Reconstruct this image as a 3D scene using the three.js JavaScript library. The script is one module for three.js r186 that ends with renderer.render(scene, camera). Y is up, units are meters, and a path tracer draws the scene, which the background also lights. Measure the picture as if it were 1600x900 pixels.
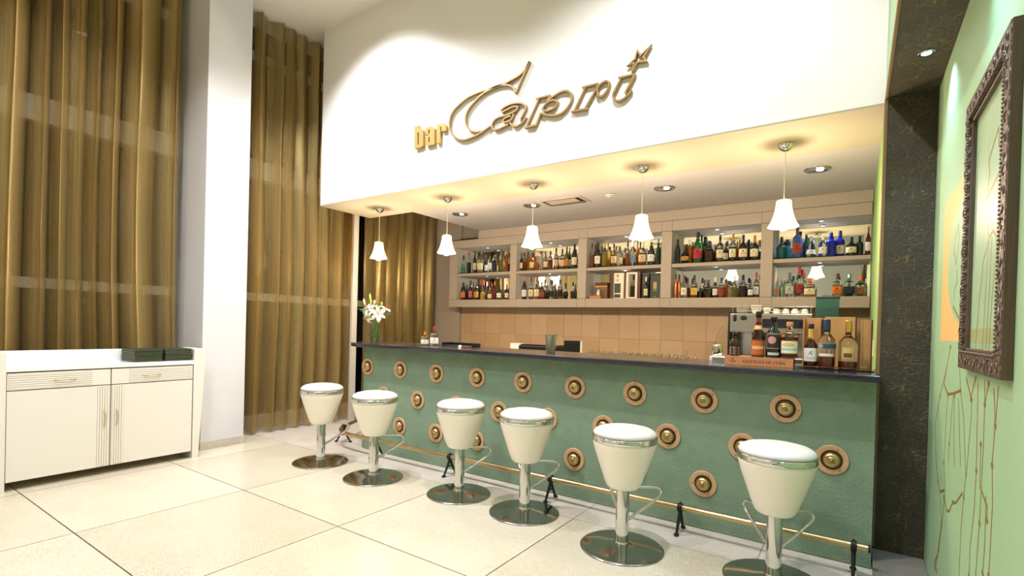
import * as THREE from 'three';
import { RoundedBoxGeometry } from 'three/addons/geometries/RoundedBoxGeometry.js';
import { mergeGeometries, toCreasedNormals } from 'three/addons/utils/BufferGeometryUtils.js';
import { FontLoader } from 'three/addons/loaders/FontLoader.js';
import { ImprovedNoise } from 'three/addons/math/ImprovedNoise.js';

// ---------------------------------------------------------------- camera, night outside, exposure
const scene = new THREE.Scene();
scene.background = new THREE.Color(0x020203);
const FOCAL = 790.18;
const camera = new THREE.PerspectiveCamera(2 * Math.atan(450 / FOCAL) * 180 / Math.PI, 16 / 9, 0.05, 60);
camera.position.set(0, 1.4, 0);
camera.rotation.order = 'YXZ';
camera.rotation.set(-0.0080270, 0.5951887, 0.0268915);
camera.setViewOffset(1600, 900, 0, -65.83, 1600, 900);
camera.updateProjectionMatrix();
scene.add(camera);
const renderer = new THREE.WebGLRenderer({ antialias: true });
renderer.toneMapping = THREE.LinearToneMapping;
renderer.toneMappingExposure = 1.0;
renderer.shadowMap.enabled = true;
const WARM = 0xfff2e2, PEND = 0xffecd0, COOL = 0xd4e4ff, WHITE = 0xf4f5ff;

// ---------------------------------------------------------------- helpers
let seed = 7;
function rnd() { seed = (seed * 1664525 + 1013904223) >>> 0; return seed / 4294967296; }
const noise = new ImprovedNoise();
const used = new Map();
function numbered(n) { const k = used.get(n) || 0; used.set(n, k + 1); return k ? n + '_' + String(k).padStart(3, '0') : n; }
function mesh(name, geo, mat, parent) {
  const m = new THREE.Mesh(Array.isArray(geo) ? mergeGeometries(geo.map(g => g.index ? g.toNonIndexed() : g)) : geo, mat);
  m.name = name; m.castShadow = m.receiveShadow = true;
  if (parent) parent.add(m); else { m.name = numbered(name); scene.add(m); }
  return m;
}
function thing(name, label, category, [x, y, z] = [0, 0, 0], turn = 0, group) {
  const o = new THREE.Group(); o.name = numbered(name); scene.add(o);
  o.position.set(x, y, z); o.rotation.y = turn; o.userData = { label, category };
  if (group) o.userData.group = group;
  return o;
}
function tag(o, label, category, group) { o.userData.label = label; o.userData.category = category; if (group) o.userData.group = group; return o; }
function struct(name, label) { const g = new THREE.Group(); g.name = name; g.userData.kind = 'structure'; if (label) g.userData.label = label; scene.add(g); return g; }
function structMesh(name, geo, mat, label) { const m = mesh(name, geo, mat); m.name = name; m.userData.kind = 'structure'; if (label) m.userData.label = label; return m; }
// box from bounds
function bb(x0, x1, y0, y1, z0, z1, r = 0) {
  const w = Math.abs(x1 - x0), h = Math.abs(y1 - y0), d = Math.abs(z1 - z0);
  const g = r ? new RoundedBoxGeometry(w, h, d, 2, Math.min(r, w / 2.01, h / 2.01, d / 2.01)) : new THREE.BoxGeometry(w, h, d);
  return g.translate((x0 + x1) / 2, (y0 + y1) / 2, (z0 + z1) / 2);
}
// box uv in metres
function metric(g, s = 1) {
  const p = g.attributes.position, n = g.attributes.normal, uv = g.attributes.uv;
  for (let i = 0; i < p.count; i++) {
    const ax = Math.abs(n.getX(i)), ay = Math.abs(n.getY(i)), az = Math.abs(n.getZ(i));
    if (ax >= ay && ax >= az) uv.setXY(i, p.getZ(i) / s, p.getY(i) / s);
    else if (ay >= az) uv.setXY(i, p.getX(i) / s, p.getZ(i) / s);
    else uv.setXY(i, p.getX(i) / s, p.getY(i) / s);
  }
  return g;
}
const V2 = (x, y) => new THREE.Vector2(x, y), V3 = (x, y, z) => new THREE.Vector3(x, y, z);
const lathe = (pts, n = 32) => new THREE.LatheGeometry(pts.map(p => V2(p[0], p[1])), n);
function tube(pts, r, seg = 40, closed = false, rs = 10, tension = 0.5) {
  return new THREE.TubeGeometry(new THREE.CatmullRomCurve3(pts.map(p => V3(...p)), closed, 'catmullrom', tension), seg, r, rs, closed);
}
function rod(a, b, r0, r1 = r0, n = 10) {
  const A = V3(...a), B = V3(...b), d = B.clone().sub(A);
  const g = new THREE.CylinderGeometry(r1, r0, d.length(), n);
  g.applyQuaternion(new THREE.Quaternion().setFromUnitVectors(V3(0, 1, 0), d.clone().normalize()));
  return g.translate(...A.add(B).multiplyScalar(.5).toArray());
}
function canvasTex(w, h, draw, srgb = true) {
  const c = document.createElement('canvas'); c.width = w; c.height = h; draw(c.getContext('2d'), w, h);
  const t = new THREE.CanvasTexture(c); if (srgb) t.colorSpace = THREE.SRGBColorSpace;
  t.wrapS = t.wrapT = THREE.RepeatWrapping; t.magFilter = THREE.LinearFilter; return t;
}
function dataTex(n, f, srgb = true) {   // f(u,v) -> [r,g,b] 0..255
  const a = new Uint8Array(n * n * 4);
  for (let y = 0; y < n; y++) for (let x = 0; x < n; x++) {
    const c = f(x / n, y / n, x, y), i = (y * n + x) * 4;
    a[i] = c[0]; a[i + 1] = c[1]; a[i + 2] = c[2]; a[i + 3] = 255;
  }
  const t = new THREE.DataTexture(a, n, n); if (srgb) t.colorSpace = THREE.SRGBColorSpace;
  t.wrapS = t.wrapT = THREE.RepeatWrapping; t.magFilter = THREE.LinearFilter; t.minFilter = THREE.LinearMipmapLinearFilter; t.generateMipmaps = true; t.needsUpdate = true; return t;
}
// tiling noise on a torus-like lattice
function tn(u, v, f, o = 0) {
  const a = noise.noise(u * f, v * f, o), b = noise.noise((u - 1) * f, v * f, o), c = noise.noise(u * f, (v - 1) * f, o), d = noise.noise((u - 1) * f, (v - 1) * f, o);
  return (a * (1 - u) + b * u) * (1 - v) + (c * (1 - u) + d * u) * v;
}
const clamp = v => Math.max(0, Math.min(255, v));
const std = (color, roughness = .6, o = {}) => new THREE.MeshStandardMaterial({ color, roughness, ...o });
const phys = (color, roughness, o = {}) => new THREE.MeshPhysicalMaterial({ color, roughness, ...o });
const glow = (color, i) => new THREE.MeshStandardMaterial({ color: 0xffffff, emissive: color, emissiveIntensity: i, roughness: .5 });

// ---------------------------------------------------------------- textures and materials
const terrazzoMap = dataTex(1024, (u, v) => {
  let g = tn(u, v, 5, 3) * 9 + tn(u, v, 26, 8) * 9 + tn(u, v, 120, 1) * 34;
  const s = tn(u, v, 190, 5); if (s > .32) g -= 62; else if (s < -.36) g += 26;
  return [clamp(200 + g), clamp(192 + g * 1.02), clamp(173 + g * 1.05)];
});
const greyStoneMap = dataTex(512, (u, v) => {
  let g = tn(u, v, 6, 3) * 14 + tn(u, v, 90, 1) * 22 + tn(u, v, 30, 7) * 10;
  return [clamp(212 + g), clamp(203 + g), clamp(190 + g)];
});
const graniteMap = dataTex(512, (u, v) => {
  let g = tn(u, v, 110, 1) * 40 + tn(u, v, 50, 4) * 22; const s = tn(u, v, 150, 9); if (s > .34) g += 60;
  return [clamp(58 + g), clamp(60 + g), clamp(64 + g)];
});
const plasterBump = dataTex(512, (u, v) => { const g = 128 + tn(u, v, 60, 2) * 70 + tn(u, v, 150, 5) * 60; return [g, g, g]; }, false);
const greenMap = dataTex(512, (u, v) => {
  const g = tn(u, v, 4, 2) * 13 + tn(u, v, 14, 6) * 7 + tn(u, v, 90, 1) * 12;
  return [clamp(120 + g), clamp(141 + g), clamp(115 + g * .8)];
});
const barkCol = dataTex(1024, (u, v) => {
  let g = tn(u, v, 5, 2) * 20 + tn(u * 1, v, 60, 6) * 16;
  const vein = Math.abs(tn(u, v, 24, 4) + .4 * tn(u, v, 70, 3)); const w = tn(u, v, 4, 12);
  let k = 0; if (vein < .05 && w > -.1) k = (1 - vein / .05) * (40 + 70 * Math.max(0, w)); const st = tn(u, v * .25, 48, 33), ar = tn(u, v, 5, 21); if (st > .12 && ar > .05) k += 150 * (st - .12) * Math.min(1, ar * 4);
  return [clamp(60 + g + k), clamp(52 + g + k * .86), clamp(34 + g * .8 + k * .25)];
});
const barkBump = dataTex(1024, (u, v) => { const vein = Math.abs(tn(u, v, 24, 4) + .4 * tn(u, v, 70, 3)); const g = 90 + (vein < .06 ? (1 - vein / .06) * 120 : 0) + tn(u, v, 90, 3) * 40; return [clamp(g), clamp(g), clamp(g)]; }, false);
const woodMap = (r, g, b) => dataTex(256, (u, v) => { const k = tn(u, v * .15, 40, 2) * 22 + tn(u, v * .5, 9, 5) * 16; return [clamp(r + k), clamp(g + k), clamp(b + k * .8)]; });
const fabricMap = dataTex(512, (u, v) => { const k = tn(u, v * .05, 22, 4) * 16 + tn(u * .3, v, 90, 14) * 7 + tn(u, v, 120, 2) * 9; return [clamp(200 + k), clamp(176 + k), clamp(124 + k)]; });
// sheer cloth: gathered thick on pleat ridges, thinned in the hollows to darken the folds
const clothAlpha = dataTex(256, u => { const r = .5 + .5 * Math.sin(2 * Math.PI * u), a = 255 * (.34 + .62 * r); return [a, a, a]; }, false);

const M = {
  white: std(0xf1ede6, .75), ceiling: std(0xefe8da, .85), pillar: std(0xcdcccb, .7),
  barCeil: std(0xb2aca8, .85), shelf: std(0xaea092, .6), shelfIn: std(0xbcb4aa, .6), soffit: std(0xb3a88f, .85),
  terrazzo: [0, 1, 2].map(i => phys(['#fffdf8', '#fbf8f0', '#f6f3ec'][i], .32, { map: terrazzoMap, clearcoat: .25, clearcoatRoughness: .25 })),
  joint: std(0x4a4030, .9),
  greyStone: std(0xe6e3de, .45, { map: greyStoneMap }), plinth: std(0x8c8a84, .6, { map: greyStoneMap }),
  granite: phys(0x9a9ca2, .22, { map: graniteMap, clearcoat: .4, clearcoatRoughness: .1 }),
  barGreen: std(0xffffff, .75, { map: greenMap, bumpMap: plasterBump, bumpScale: .004 }),
  chrome: std(0xd8d8d6, .07, { metalness: 1 }), plateSteel: std(0xa9aaa7, .14, { metalness: 1 }), chromeDark: std(0xb9b8b4, .16, { metalness: 1 }), steel: std(0xb5b1a8, .25, { metalness: 1 }),
  leather: phys(0xcbc6be, .42, { clearcoat: .15, clearcoatRoughness: .4 }), bowl: phys(0xf3e9d8, .38, { clearcoat: .3, clearcoatRoughness: .25 }),
  brass: std(0xc6ae7e, .3, { metalness: 1 }), brassDull: std(0xb28a4c, .42, { metalness: .9 }), copperRing: std(0xc7a077, .5, { metalness: .2 }), darkBronze: std(0x4b3418, .5, { metalness: .6 }),
  sign: std(0x9c8052, .45, { metalness: .4 }), signFlat: std(0xae9050, .5, { metalness: .25 }),
  iron: std(0x131110, .55, { metalness: .3 }), black: std(0x0c0c0c, .4), blackGloss: phys(0x0a0a0b, .12, { clearcoat: .6 }),
  bark: std(0xffffff, .62, { map: barkCol, bumpMap: barkBump, bumpScale: .006 }), barkEdge: std(0x7b5f3a, .7),
  wallGreen: std(0x97b28c, .6, { bumpMap: plasterBump, bumpScale: .003 }), returnGreen: std(0x86a35e, .65),
  cab: phys(0xdcd6ca, .4, { clearcoat: .3, clearcoatRoughness: .3 }), cabTop: phys(0xe6e5e2, .25, { clearcoat: .4 }), gap: std(0x3a3226, .9),
  curtain: std(0xe6e0cc, .36, { map: fabricMap, side: THREE.DoubleSide, transparent: true, alphaMap: clothAlpha, metalness: .6 }),
  transom: std(0xb4a98f, .7), frameGrey: std(0xb9b0a2, .6), windowGlass: phys(0xffffff, .0, { transmission: 1, thickness: 0, ior: 1.5 }),
  mirror: std(0xe9ece9, .015, { metalness: 1 }), shelfGlass: phys(0xbfe6d2, .03, { transmission: 1, thickness: .01, ior: 1.5, attenuationColor: new THREE.Color(0x2f8f66), attenuationDistance: .08 }),
  bottleGlass: phys(0xf4faf7, .015, { transmission: 1, thickness: .02, ior: 1.45 }),
  glass: phys(0xf4f8f6, .02, { transmission: 1, thickness: 0, ior: 1.5 }), vase: phys(0xeef6f0, .02, { transmission: 1, thickness: .004, ior: 1.5 }),
  tile: [0, 1, 2].map(i => phys([0xc3a280, 0xbf9e7c, 0xc6a685][i], .35, { clearcoat: .2, clearcoatRoughness: .3 })), grout: std(0xf0dcb8, .9),
  paper: std(0xf0ead8, .8), porcelain: phys(0xf2ede2, .2, { clearcoat: .5 }), plastic: std(0xe8e4d8, .4),
  wood: std(0xffffff, .5, { map: woodMap(196, 146, 84) }), woodRed: std(0xffffff, .5, { map: woodMap(190, 120, 76) }), woodDark: std(0xffffff, .5, { map: woodMap(88, 44, 24) }), woodBrown: std(0xffffff, .55, { map: woodMap(112, 78, 44) }),
  frameWood: std(0xffffff, .38, { map: woodMap(92, 74, 58), metalness: .15 }),
  petal: phys(0xfbf6e6, .55, { transmission: .25, thickness: 0, side: THREE.DoubleSide }), leaf: phys(0x4f8a30, .5, { transmission: .2, thickness: 0, side: THREE.DoubleSide }), bud: std(0xb5d060, .55), budPale: std(0xe2e3a2, .55), stem: std(0x4d8a3a, .6), anther: std(0x9a5a20, .8),
};
// ---------------------------------------------------------------- the room
const XR = .385, XB = .125, ZF = -3.963, ZS = -4.765, YS = 2.865, YC = 5.09, ZSH = -6.19, ZBACK = -6.5;
// floor: terrazzo slabs with open joints, grey stone border along the bar
const floor = struct('floor', 'cream terrazzo slab floor with fine dark joints');
mesh('joint_bed', metric(bb(-6.6, .6, -.12, -.004, -6.8, 5.2)), M.joint, floor);
{
  const xs = [-6.52, -5.31, -4.1, -2.885, -1.67, -.46, .38], zs = [-3.34, -2.205, -1.12, -.02, 1.08, 2.18, 3.28, 4.38, 5.1];
  let k = 0;
  for (let i = 0; i < 6; i++) for (let j = 0; j < 8; j++) {
    const g = bb(xs[i] + .004, xs[i + 1] - .004, -.03, 0, zs[j + 1] - .004, zs[j] + .004); metric(g);
    const uv = g.attributes.uv, ox = rnd(), oy = rnd(); for (let q = 0; q < uv.count; q++) uv.setXY(q, uv.getX(q) * .9 + ox, uv.getY(q) * .9 + oy);
    mesh('slab', g, M.terrazzo[(k++ * 7) % 3], floor);
  }
  for (let i = 0; i < 6; i++) mesh('border_slab', metric(bb(xs[i] + .002, xs[i + 1] - .002, -.03, -.0005, -4.4, -3.3425)), M.greyStone, floor);
  mesh('service_floor', metric(bb(-6.52, .38, -.03, -.001, -6.7, -4.403)), M.greyStone, floor);
}
structMesh('ceiling', bb(-6.6, .6, YC, YC + .15, -6.8, 5.2), M.ceiling, 'plain white ceiling high above the lounge');
// white front wall over the bar with its cream underside
const front = struct('wall_front', 'tall white wall over the bar carrying the sign');
mesh('wall_face', bb(-5.69, XB, YS + .012, YC, ZS, ZF), M.white, front);
mesh('underside', bb(-5.69, XB, YS, YS + .012, ZS, ZF), M.soffit, front).userData.label = 'cream toned underside';
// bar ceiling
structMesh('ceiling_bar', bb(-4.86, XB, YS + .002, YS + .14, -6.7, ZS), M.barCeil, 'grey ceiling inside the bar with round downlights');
// back wall of the bar with tiles
const back = struct('wall_back', 'beige tiled wall behind the bar under the shelves');
mesh('wall_face', bb(-6.6, .6, -.1, YC, -6.75, ZBACK - .012), M.shelf, back);
mesh('grout', bb(-5.42, XB, .4, 1.72, ZBACK - .012, ZBACK - .004), M.grout, back);
{
  let k = 0;
  for (let r = 0; r < 3; r++) for (let i = 0; i < 20; i++) {
    const x0 = -5.475 + i * .2835, x1 = Math.min(XB, x0 + .2795), y0 = .43 + r * .42;
    mesh('tile', bb(Math.max(-5.42, x0), x1, y0, y0 + .416, ZBACK - .005, ZBACK + .004, .0015), M.tile[(k++ * 5 + r) % 3], back);
  }
}
// the wall end beside the bar (green return) and the dark rough column with its beam
structMesh('wall_return', metric(bb(XB, XB + .2, 0, YC, -6.7, ZF - .01)), M.returnGreen, 'green wall end at the right of the bar');
const column = struct('trim_1', 'dark rough painted column and overhead beam at the right of the bar');
mesh('column_face', metric(bb(XB - .002, .6, 0, 2.9, ZF - .2, ZF), .8), M.bark, column);
mesh('column_edge', bb(XB - .006, XB + .014, .06, 2.9, ZF - .03, ZF + .004, .004), M.barkEdge, column);
mesh('beam_underside', metric(bb(XB, .6, 2.9, 2.915, ZF, 5.1), .8), M.bark, column);
mesh('beam_edge', bb(XB - .004, XB + .012, 2.896, 2.93, ZF, 5.1, .004), M.barkEdge, column);
mesh('beam_side', metric(bb(XB, .6, 2.915, YC, ZF, 5.1)), M.wallGreen, column).userData.label = 'pale green side of the beam';
structMesh('trim_2', metric(bb(XB, .385, 0, .05, ZF, 1.0, .006)), M.plinth, 'low grey stone plinth at the foot of the dark column');

// right wall with its painted mural
const MURAL = [
  [[-3.204,1.356],[-3.306,1.248],[-3.376,1.164],[-3.236,1.124],[-3.045,1.148],[-2.891,1.174]],
  [[-2.982,1.36],[-2.927,1.257],[-2.891,1.174],[-2.795,1.068],[-2.706,0.848],[-2.735,0.755],[-2.769,0.615],[-2.78,0.415]],
  [[-3.306,1.248],[-3.501,1.084],[-3.65,0.923],[-3.614,0.783],[-3.474,0.642],[-3.387,0.609],[-3.258,0.649]],
  [[-3.251,0.618],[-3.157,0.58],[-3.08,0.596],[-2.995,0.662],[-2.914,0.682],[-2.767,0.763]],
  [[-3.236,1.124],[-3.269,0.965],[-3.288,0.779],[-3.221,0.677],[-3.27,0.509],[-3.365,0.319],[-3.479,0.167]],
  [[-3.079,1.133],[-3.145,0.896],[-3.165,0.804]],
  [[-3.043,1.137],[-3.029,0.965],[-2.98,0.831]],
  [[-2.936,1.13],[-2.83,0.863]],
  [[-2.766,1.234],[-2.641,1.161],[-2.639,1.089],[-2.695,0.85]],
  [[-2.578,1.248],[-2.667,1.158]],
  [[-2.528,1.242],[-2.519,1.106],[-2.506,0.913],[-2.519,0.764],[-2.57,0.619],[-2.574,0.497]],
  [[-2.415,1.25],[-2.401,1.168],[-2.401,1.029],[-2.408,0.888],[-2.421,0.745],[-2.456,0.543]],
  [[-2.351,1.246],[-2.401,1.168]],
  [[-2.27,1.235],[-2.235,1.127],[-2.259,0.985],[-2.234,0.871],[-2.243,0.731],[-2.253,0.624]],
  [[-2.209,1.245],[-2.234,1.119]],
  [[-2.444,1.021],[-2.433,0.873],[-2.306,0.834],[-2.307,0.789]],
  [[-2.331,0.862],[-2.326,0.702],[-2.343,0.597]],
  [[-3.384,0.596],[-3.307,0.471],[-3.404,0.277],[-3.508,0.198],[-3.422,0.189]]
];

const muralTex = canvasTex(2048, 2048, (c, W, H) => {
  const X = z => (z + 4.0) / 3.2 * W, Y = y => (1 - y / 2.95) * H;       // wall metres to canvas
  c.fillStyle = '#98b58c'; c.fillRect(0, 0, W, H);
  for (let i = 0; i < 260; i++) { const g = rnd(); c.fillStyle = g > .5 ? 'rgba(172,208,158,.05)' : 'rgba(120,160,108,.05)'; c.beginPath(); c.ellipse(rnd() * W, rnd() * H, 40 + rnd() * 160, 60 + rnd() * 240, 0, 0, 7); c.fill(); }
  // orange panel with an oval left open
  c.fillStyle = '#e9b269'; c.beginPath(); c.rect(X(-3.555), Y(2.115), X(-2.45) - X(-3.555), Y(1.385) - Y(2.115));
  c.ellipse(X(-2.88), Y(1.745), X(-2.88) - X(-3.37), Y(1.46) - Y(1.745), 0, 0, Math.PI * 2, true); c.fill('evenodd');
  c.strokeStyle = '#7f5f28'; c.lineCap = c.lineJoin = 'round';
  const line = (L, w) => { c.lineWidth = w; c.beginPath(); L.forEach(([z, y], i) => i ? c.lineTo(X(z), Y(y)) : c.moveTo(X(z), Y(y))); c.stroke(); };
  MURAL.forEach((L, i) => { line(L, 9); L.forEach(([z, y], k) => { if ((i + k) % 3 === 0) { c.fillStyle = '#7f5f28'; c.beginPath(); c.ellipse(X(z), Y(y), 13, 8, 0, 0, 7); c.fill(); } }); });
  line([[-3.093, 1.928], [-3.129, 1.892], [-3.176, 1.868], [-3.199, 1.817], [-3.118, 1.742], [-3.086, 1.801], [-3.06, 1.86], [-3.093, 1.928]], 8);
  line([[-3.15, 1.584], [-3.15, 1.63], [-3.07, 1.66], [-3.1, 1.72]], 8); line([[-3.106, 1.528], [-3.168, 1.55], [-3.0, 1.49]], 8);
});
{
  const g = bb(XR, .6, -.05, 2.95, ZF - .05, 5.1), p = g.attributes.position, uv = g.attributes.uv;
  for (let i = 0; i < p.count; i++) uv.setXY(i, (p.getZ(i) + 4.0) / 3.2, p.getY(i) / 2.95);
  muralTex.wrapS = muralTex.wrapT = THREE.ClampToEdgeWrapping;
  structMesh('wall_right', g, std(0xffffff, .5, { map: muralTex, bumpMap: plasterBump, bumpScale: .002 }), 'pale green wall with an orange panel and brown line figures');
}
// left side: pillar, windows with transoms, sill; walls behind the viewer
const pillar = struct('trim_3', 'white pillar between the two curtained windows');
mesh('pillar_body', bb(-6.55, -5.68, 0, YC, -3.04, -2.583, .006), M.pillar, pillar);
mesh('pillar_base', metric(bb(-6.3, -5.672, 0, .09, -3.046, -2.577, .004)), M.greyStone, pillar).userData.label = 'grey stone skirting';
structMesh('wall_left', [bb(-6.75, -6.5, -.1, YC, -6.7, -6.55), bb(-6.75, -6.5, -.1, YC, 2.2, 5.2), bb(-6.75, -6.5, 4.86, YC, -6.6, 2.2)], M.white, 'window wall with narrow white piers');
function windowBay(n, z0, z1, nm) {
  const w = struct('window_' + n, 'tall night window with pale transoms behind the curtain');
  mesh('glass_pane', bb(-6.445, -6.441, .16, 4.9, z0, z1), M.windowGlass, w);
  mesh('transom', bb(-6.5, -6.36, 3.22, 3.43, z0, z1, .004), M.transom, w);
  mesh('transom_lip', bb(-6.5, -6.345, 3.19, 3.245, z0, z1, .004), M.transom, w);
  mesh('transom', bb(-6.5, -6.36, 1.635, 1.735, z0, z1, .004), M.transom, w);
  mesh('sill', bb(-6.5, -6.345, 0, .15, z0, z1, .004), M.transom, w);
  mesh('head', bb(-6.5, -6.38, 4.86, YC, z0, z1), M.iron, w);
  for (let i = 0; i <= nm; i++) { const z = z0 + (z1 - z0) * i / nm; mesh('mullion', bb(-6.49, -6.4, .15, 4.9, z - .025, z + .025, .003), M.iron, w); }
}
windowBay(1, 2.2, -2.583, 4); windowBay(2, -3.04, -4.56, 2); windowBay(3, -4.56, -6.52, 2);
const post = struct('trim_4', 'slim grey post between two curtains at the bar end');
mesh('post_body', bb(-5.845, -5.80, 0, YC, -4.668, -4.585, .004), M.frameGrey, post);
structMesh('trim_5', bb(-5.98, -5.43, 0, YC, ZBACK - .02, -6.44, .006), M.shelf, 'grey beige strip of wall left of the bottle shelves');
const rear = struct('wall_rear', 'white wall at the far end of the lounge behind the viewer');
mesh('wall_face', bb(-6.7, .6, -.1, YC, 5.1, 5.3), M.white, rear);
const door = struct('door_1', 'dark green door in the rear wall');
mesh('door_leaf', bb(-.75, .1, 0, 2.5, 5.06, 5.1, .004), std(0x1e5a44, .4), door);
mesh('door_frame', [bb(-.83, -.75, 0, 2.58, 5.05, 5.1), bb(.1, .18, 0, 2.58, 5.05, 5.1), bb(-.83, .18, 2.5, 2.58, 5.05, 5.1)], M.frameGrey, door);

// ---------------------------------------------------------------- curtains
function curtain(label, x, z0, z1, y0, y1, folds, amp, sd) {
  const S = 22 * folds, T = 40, pos = [], uv = [], idx = [];
  for (let j = 0; j <= T; j++) for (let i = 0; i <= S; i++) {
    const u = i / S, v = j / T, gather = .85 + .3 * noise.noise(u * 3, v * 1.2, sd);
    const ph = 2 * Math.PI * folds * (u + .06 * noise.noise(u * 5 + 3, sd, 1) + .32 / folds * noise.noise(u * folds * .6, sd, 6) + (1 - v) * .3 / folds * noise.noise(u * folds * .35, v * 1.6, sd + 4));
    const a = amp * gather * (.8 + .8 * noise.noise(ph / 6.283 * .9, sd, 3)) * (1 + .18 * (1 - v));
    const wl = (z1 - z0) / folds;
    const dx = a * (Math.sin(ph) + .12 * Math.sin(2 * ph + 1.1 + sd)) + .012 * noise.noise(u * 24, v * 7, sd);
    const dz = wl * .1 * Math.sin(2 * ph + .5) * (.6 + .5 * gather) + .02 * noise.noise(u * 9, v * 2.2, sd + 8) + wl * .5 * (1 - v) * noise.noise(u * folds * .3, v * .8, sd + 12);
    pos.push(x + dx, y0 + (y1 - y0) * v, z0 + (z1 - z0) * u + dz); uv.push(ph / (2 * Math.PI), v * 3);
  }
  for (let j = 0; j < T; j++) for (let i = 0; i < S; i++) { const q = j * (S + 1) + i; idx.push(q, q + 1, q + S + 1, q + 1, q + S + 2, q + S + 1); }
  const g = new THREE.BufferGeometry(); g.setAttribute('position', new THREE.Float32BufferAttribute(pos, 3)); g.setAttribute('uv', new THREE.Float32BufferAttribute(uv, 2)); g.setIndex(idx); g.computeVertexNormals();
  return tag(mesh('curtain', g, M.curtain), label, 'curtain', 'sheer golden curtains along the windows');
}
curtain('wide sheer golden curtain left of the white pillar, behind the white cabinet', -6.15, 1.2, -2.545, .03, 5.05, 21, .08, 2.3);
curtain('sheer golden curtain right of the white pillar, reaching the floor behind the first stool', -6.0, -3.1, -4.7, .03, 5.07, 8.5, .085, 5.1);
curtain('darker sheer golden curtain behind the lily vase at the bar end', -5.98, -4.96, -6.42, .03, 5.05, 9, .085, 9.7);
// ---------------------------------------------------------------- lounge ceiling spotlights out of view, the last three added as fill
function spot(o, [x, y, z], [tx, ty, tz], color, cd, deg, pen, rad = 3) {
  const s = new THREE.SpotLight(color, cd, 0, deg * Math.PI / 180, pen, 2);
  s.castShadow = true; s.shadow.radius = rad; s.shadow.mapSize.set(1024, 1024); s.name = 'lamp_light';
  s.position.set(x, y, z); s.target.position.set(tx, ty, tz); s.target.name = 'lamp_aim'; o.add(s); o.add(s.target); return s;
}
function offscreenCeilingSpot(label, x, z, tx, ty, tz, cd, deg, pen, color = WHITE, rad = 4) {
  const o = thing('offscreen_ceiling_spotlight', label, 'ceiling light', [x, YC, z], 0, 'recessed spotlights in the lounge ceiling');
  mesh('ring', lathe([[.06, 0], [.085, 0], [.085, -.006], [.075, -.012], [.06, -.008]], 24), M.chromeDark, o);
  mesh('lens', new THREE.CylinderGeometry(.06, .06, .006, 24).translate(0, -.004, 0), glow(color, 6), o);
  spot(o, [0, -.02, 0], [tx - x, ty - YC, tz - z], color, cd, deg, pen, rad);
}
offscreenCeilingSpot('recessed ceiling spotlight in front of the bar, mirrored in the window', -3.85, -2.6, -3.85, 0, -2.6, 41, 66, .35);
offscreenCeilingSpot('unseen ceiling spotlight washing the sign wall on the left', -4.4, -2.3, -4.5, 2.75, -3.96, 46, 43, .3);  // out of view, aimed to light the left of the sign wall
offscreenCeilingSpot('unseen ceiling spotlight washing the sign wall on the right', -1.3, -2.3, -1.3, 0, -2.6, 48, 68, .35);  // out of view, placed to brighten the right part of the sign wall
offscreenCeilingSpot('unseen ceiling spotlight above the cabinet', -4.6, -1.1, -4.8, 0, -1.4, 28, 60, .4);  // out of view, placed to light the cabinet and the pillar
offscreenCeilingSpot('added ceiling fill spotlight in the middle of the lounge', -2.4, -.2, -2.6, 0, -.6, 41, 64, .4);  // added fill, raises the overall brightness of floor and room
offscreenCeilingSpot('added ceiling fill spotlight deep in the lounge by the window', -4.6, 1.4, -4.6, 0, 1.2, 28, 64, .4);  // added fill behind the viewer, window side
offscreenCeilingSpot('added ceiling fill spotlight deep in the lounge by the beam', -1.4, 2.0, -1.6, 0, 1.8, 28, 64, .4);  // added fill behind the viewer, beam side


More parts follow.
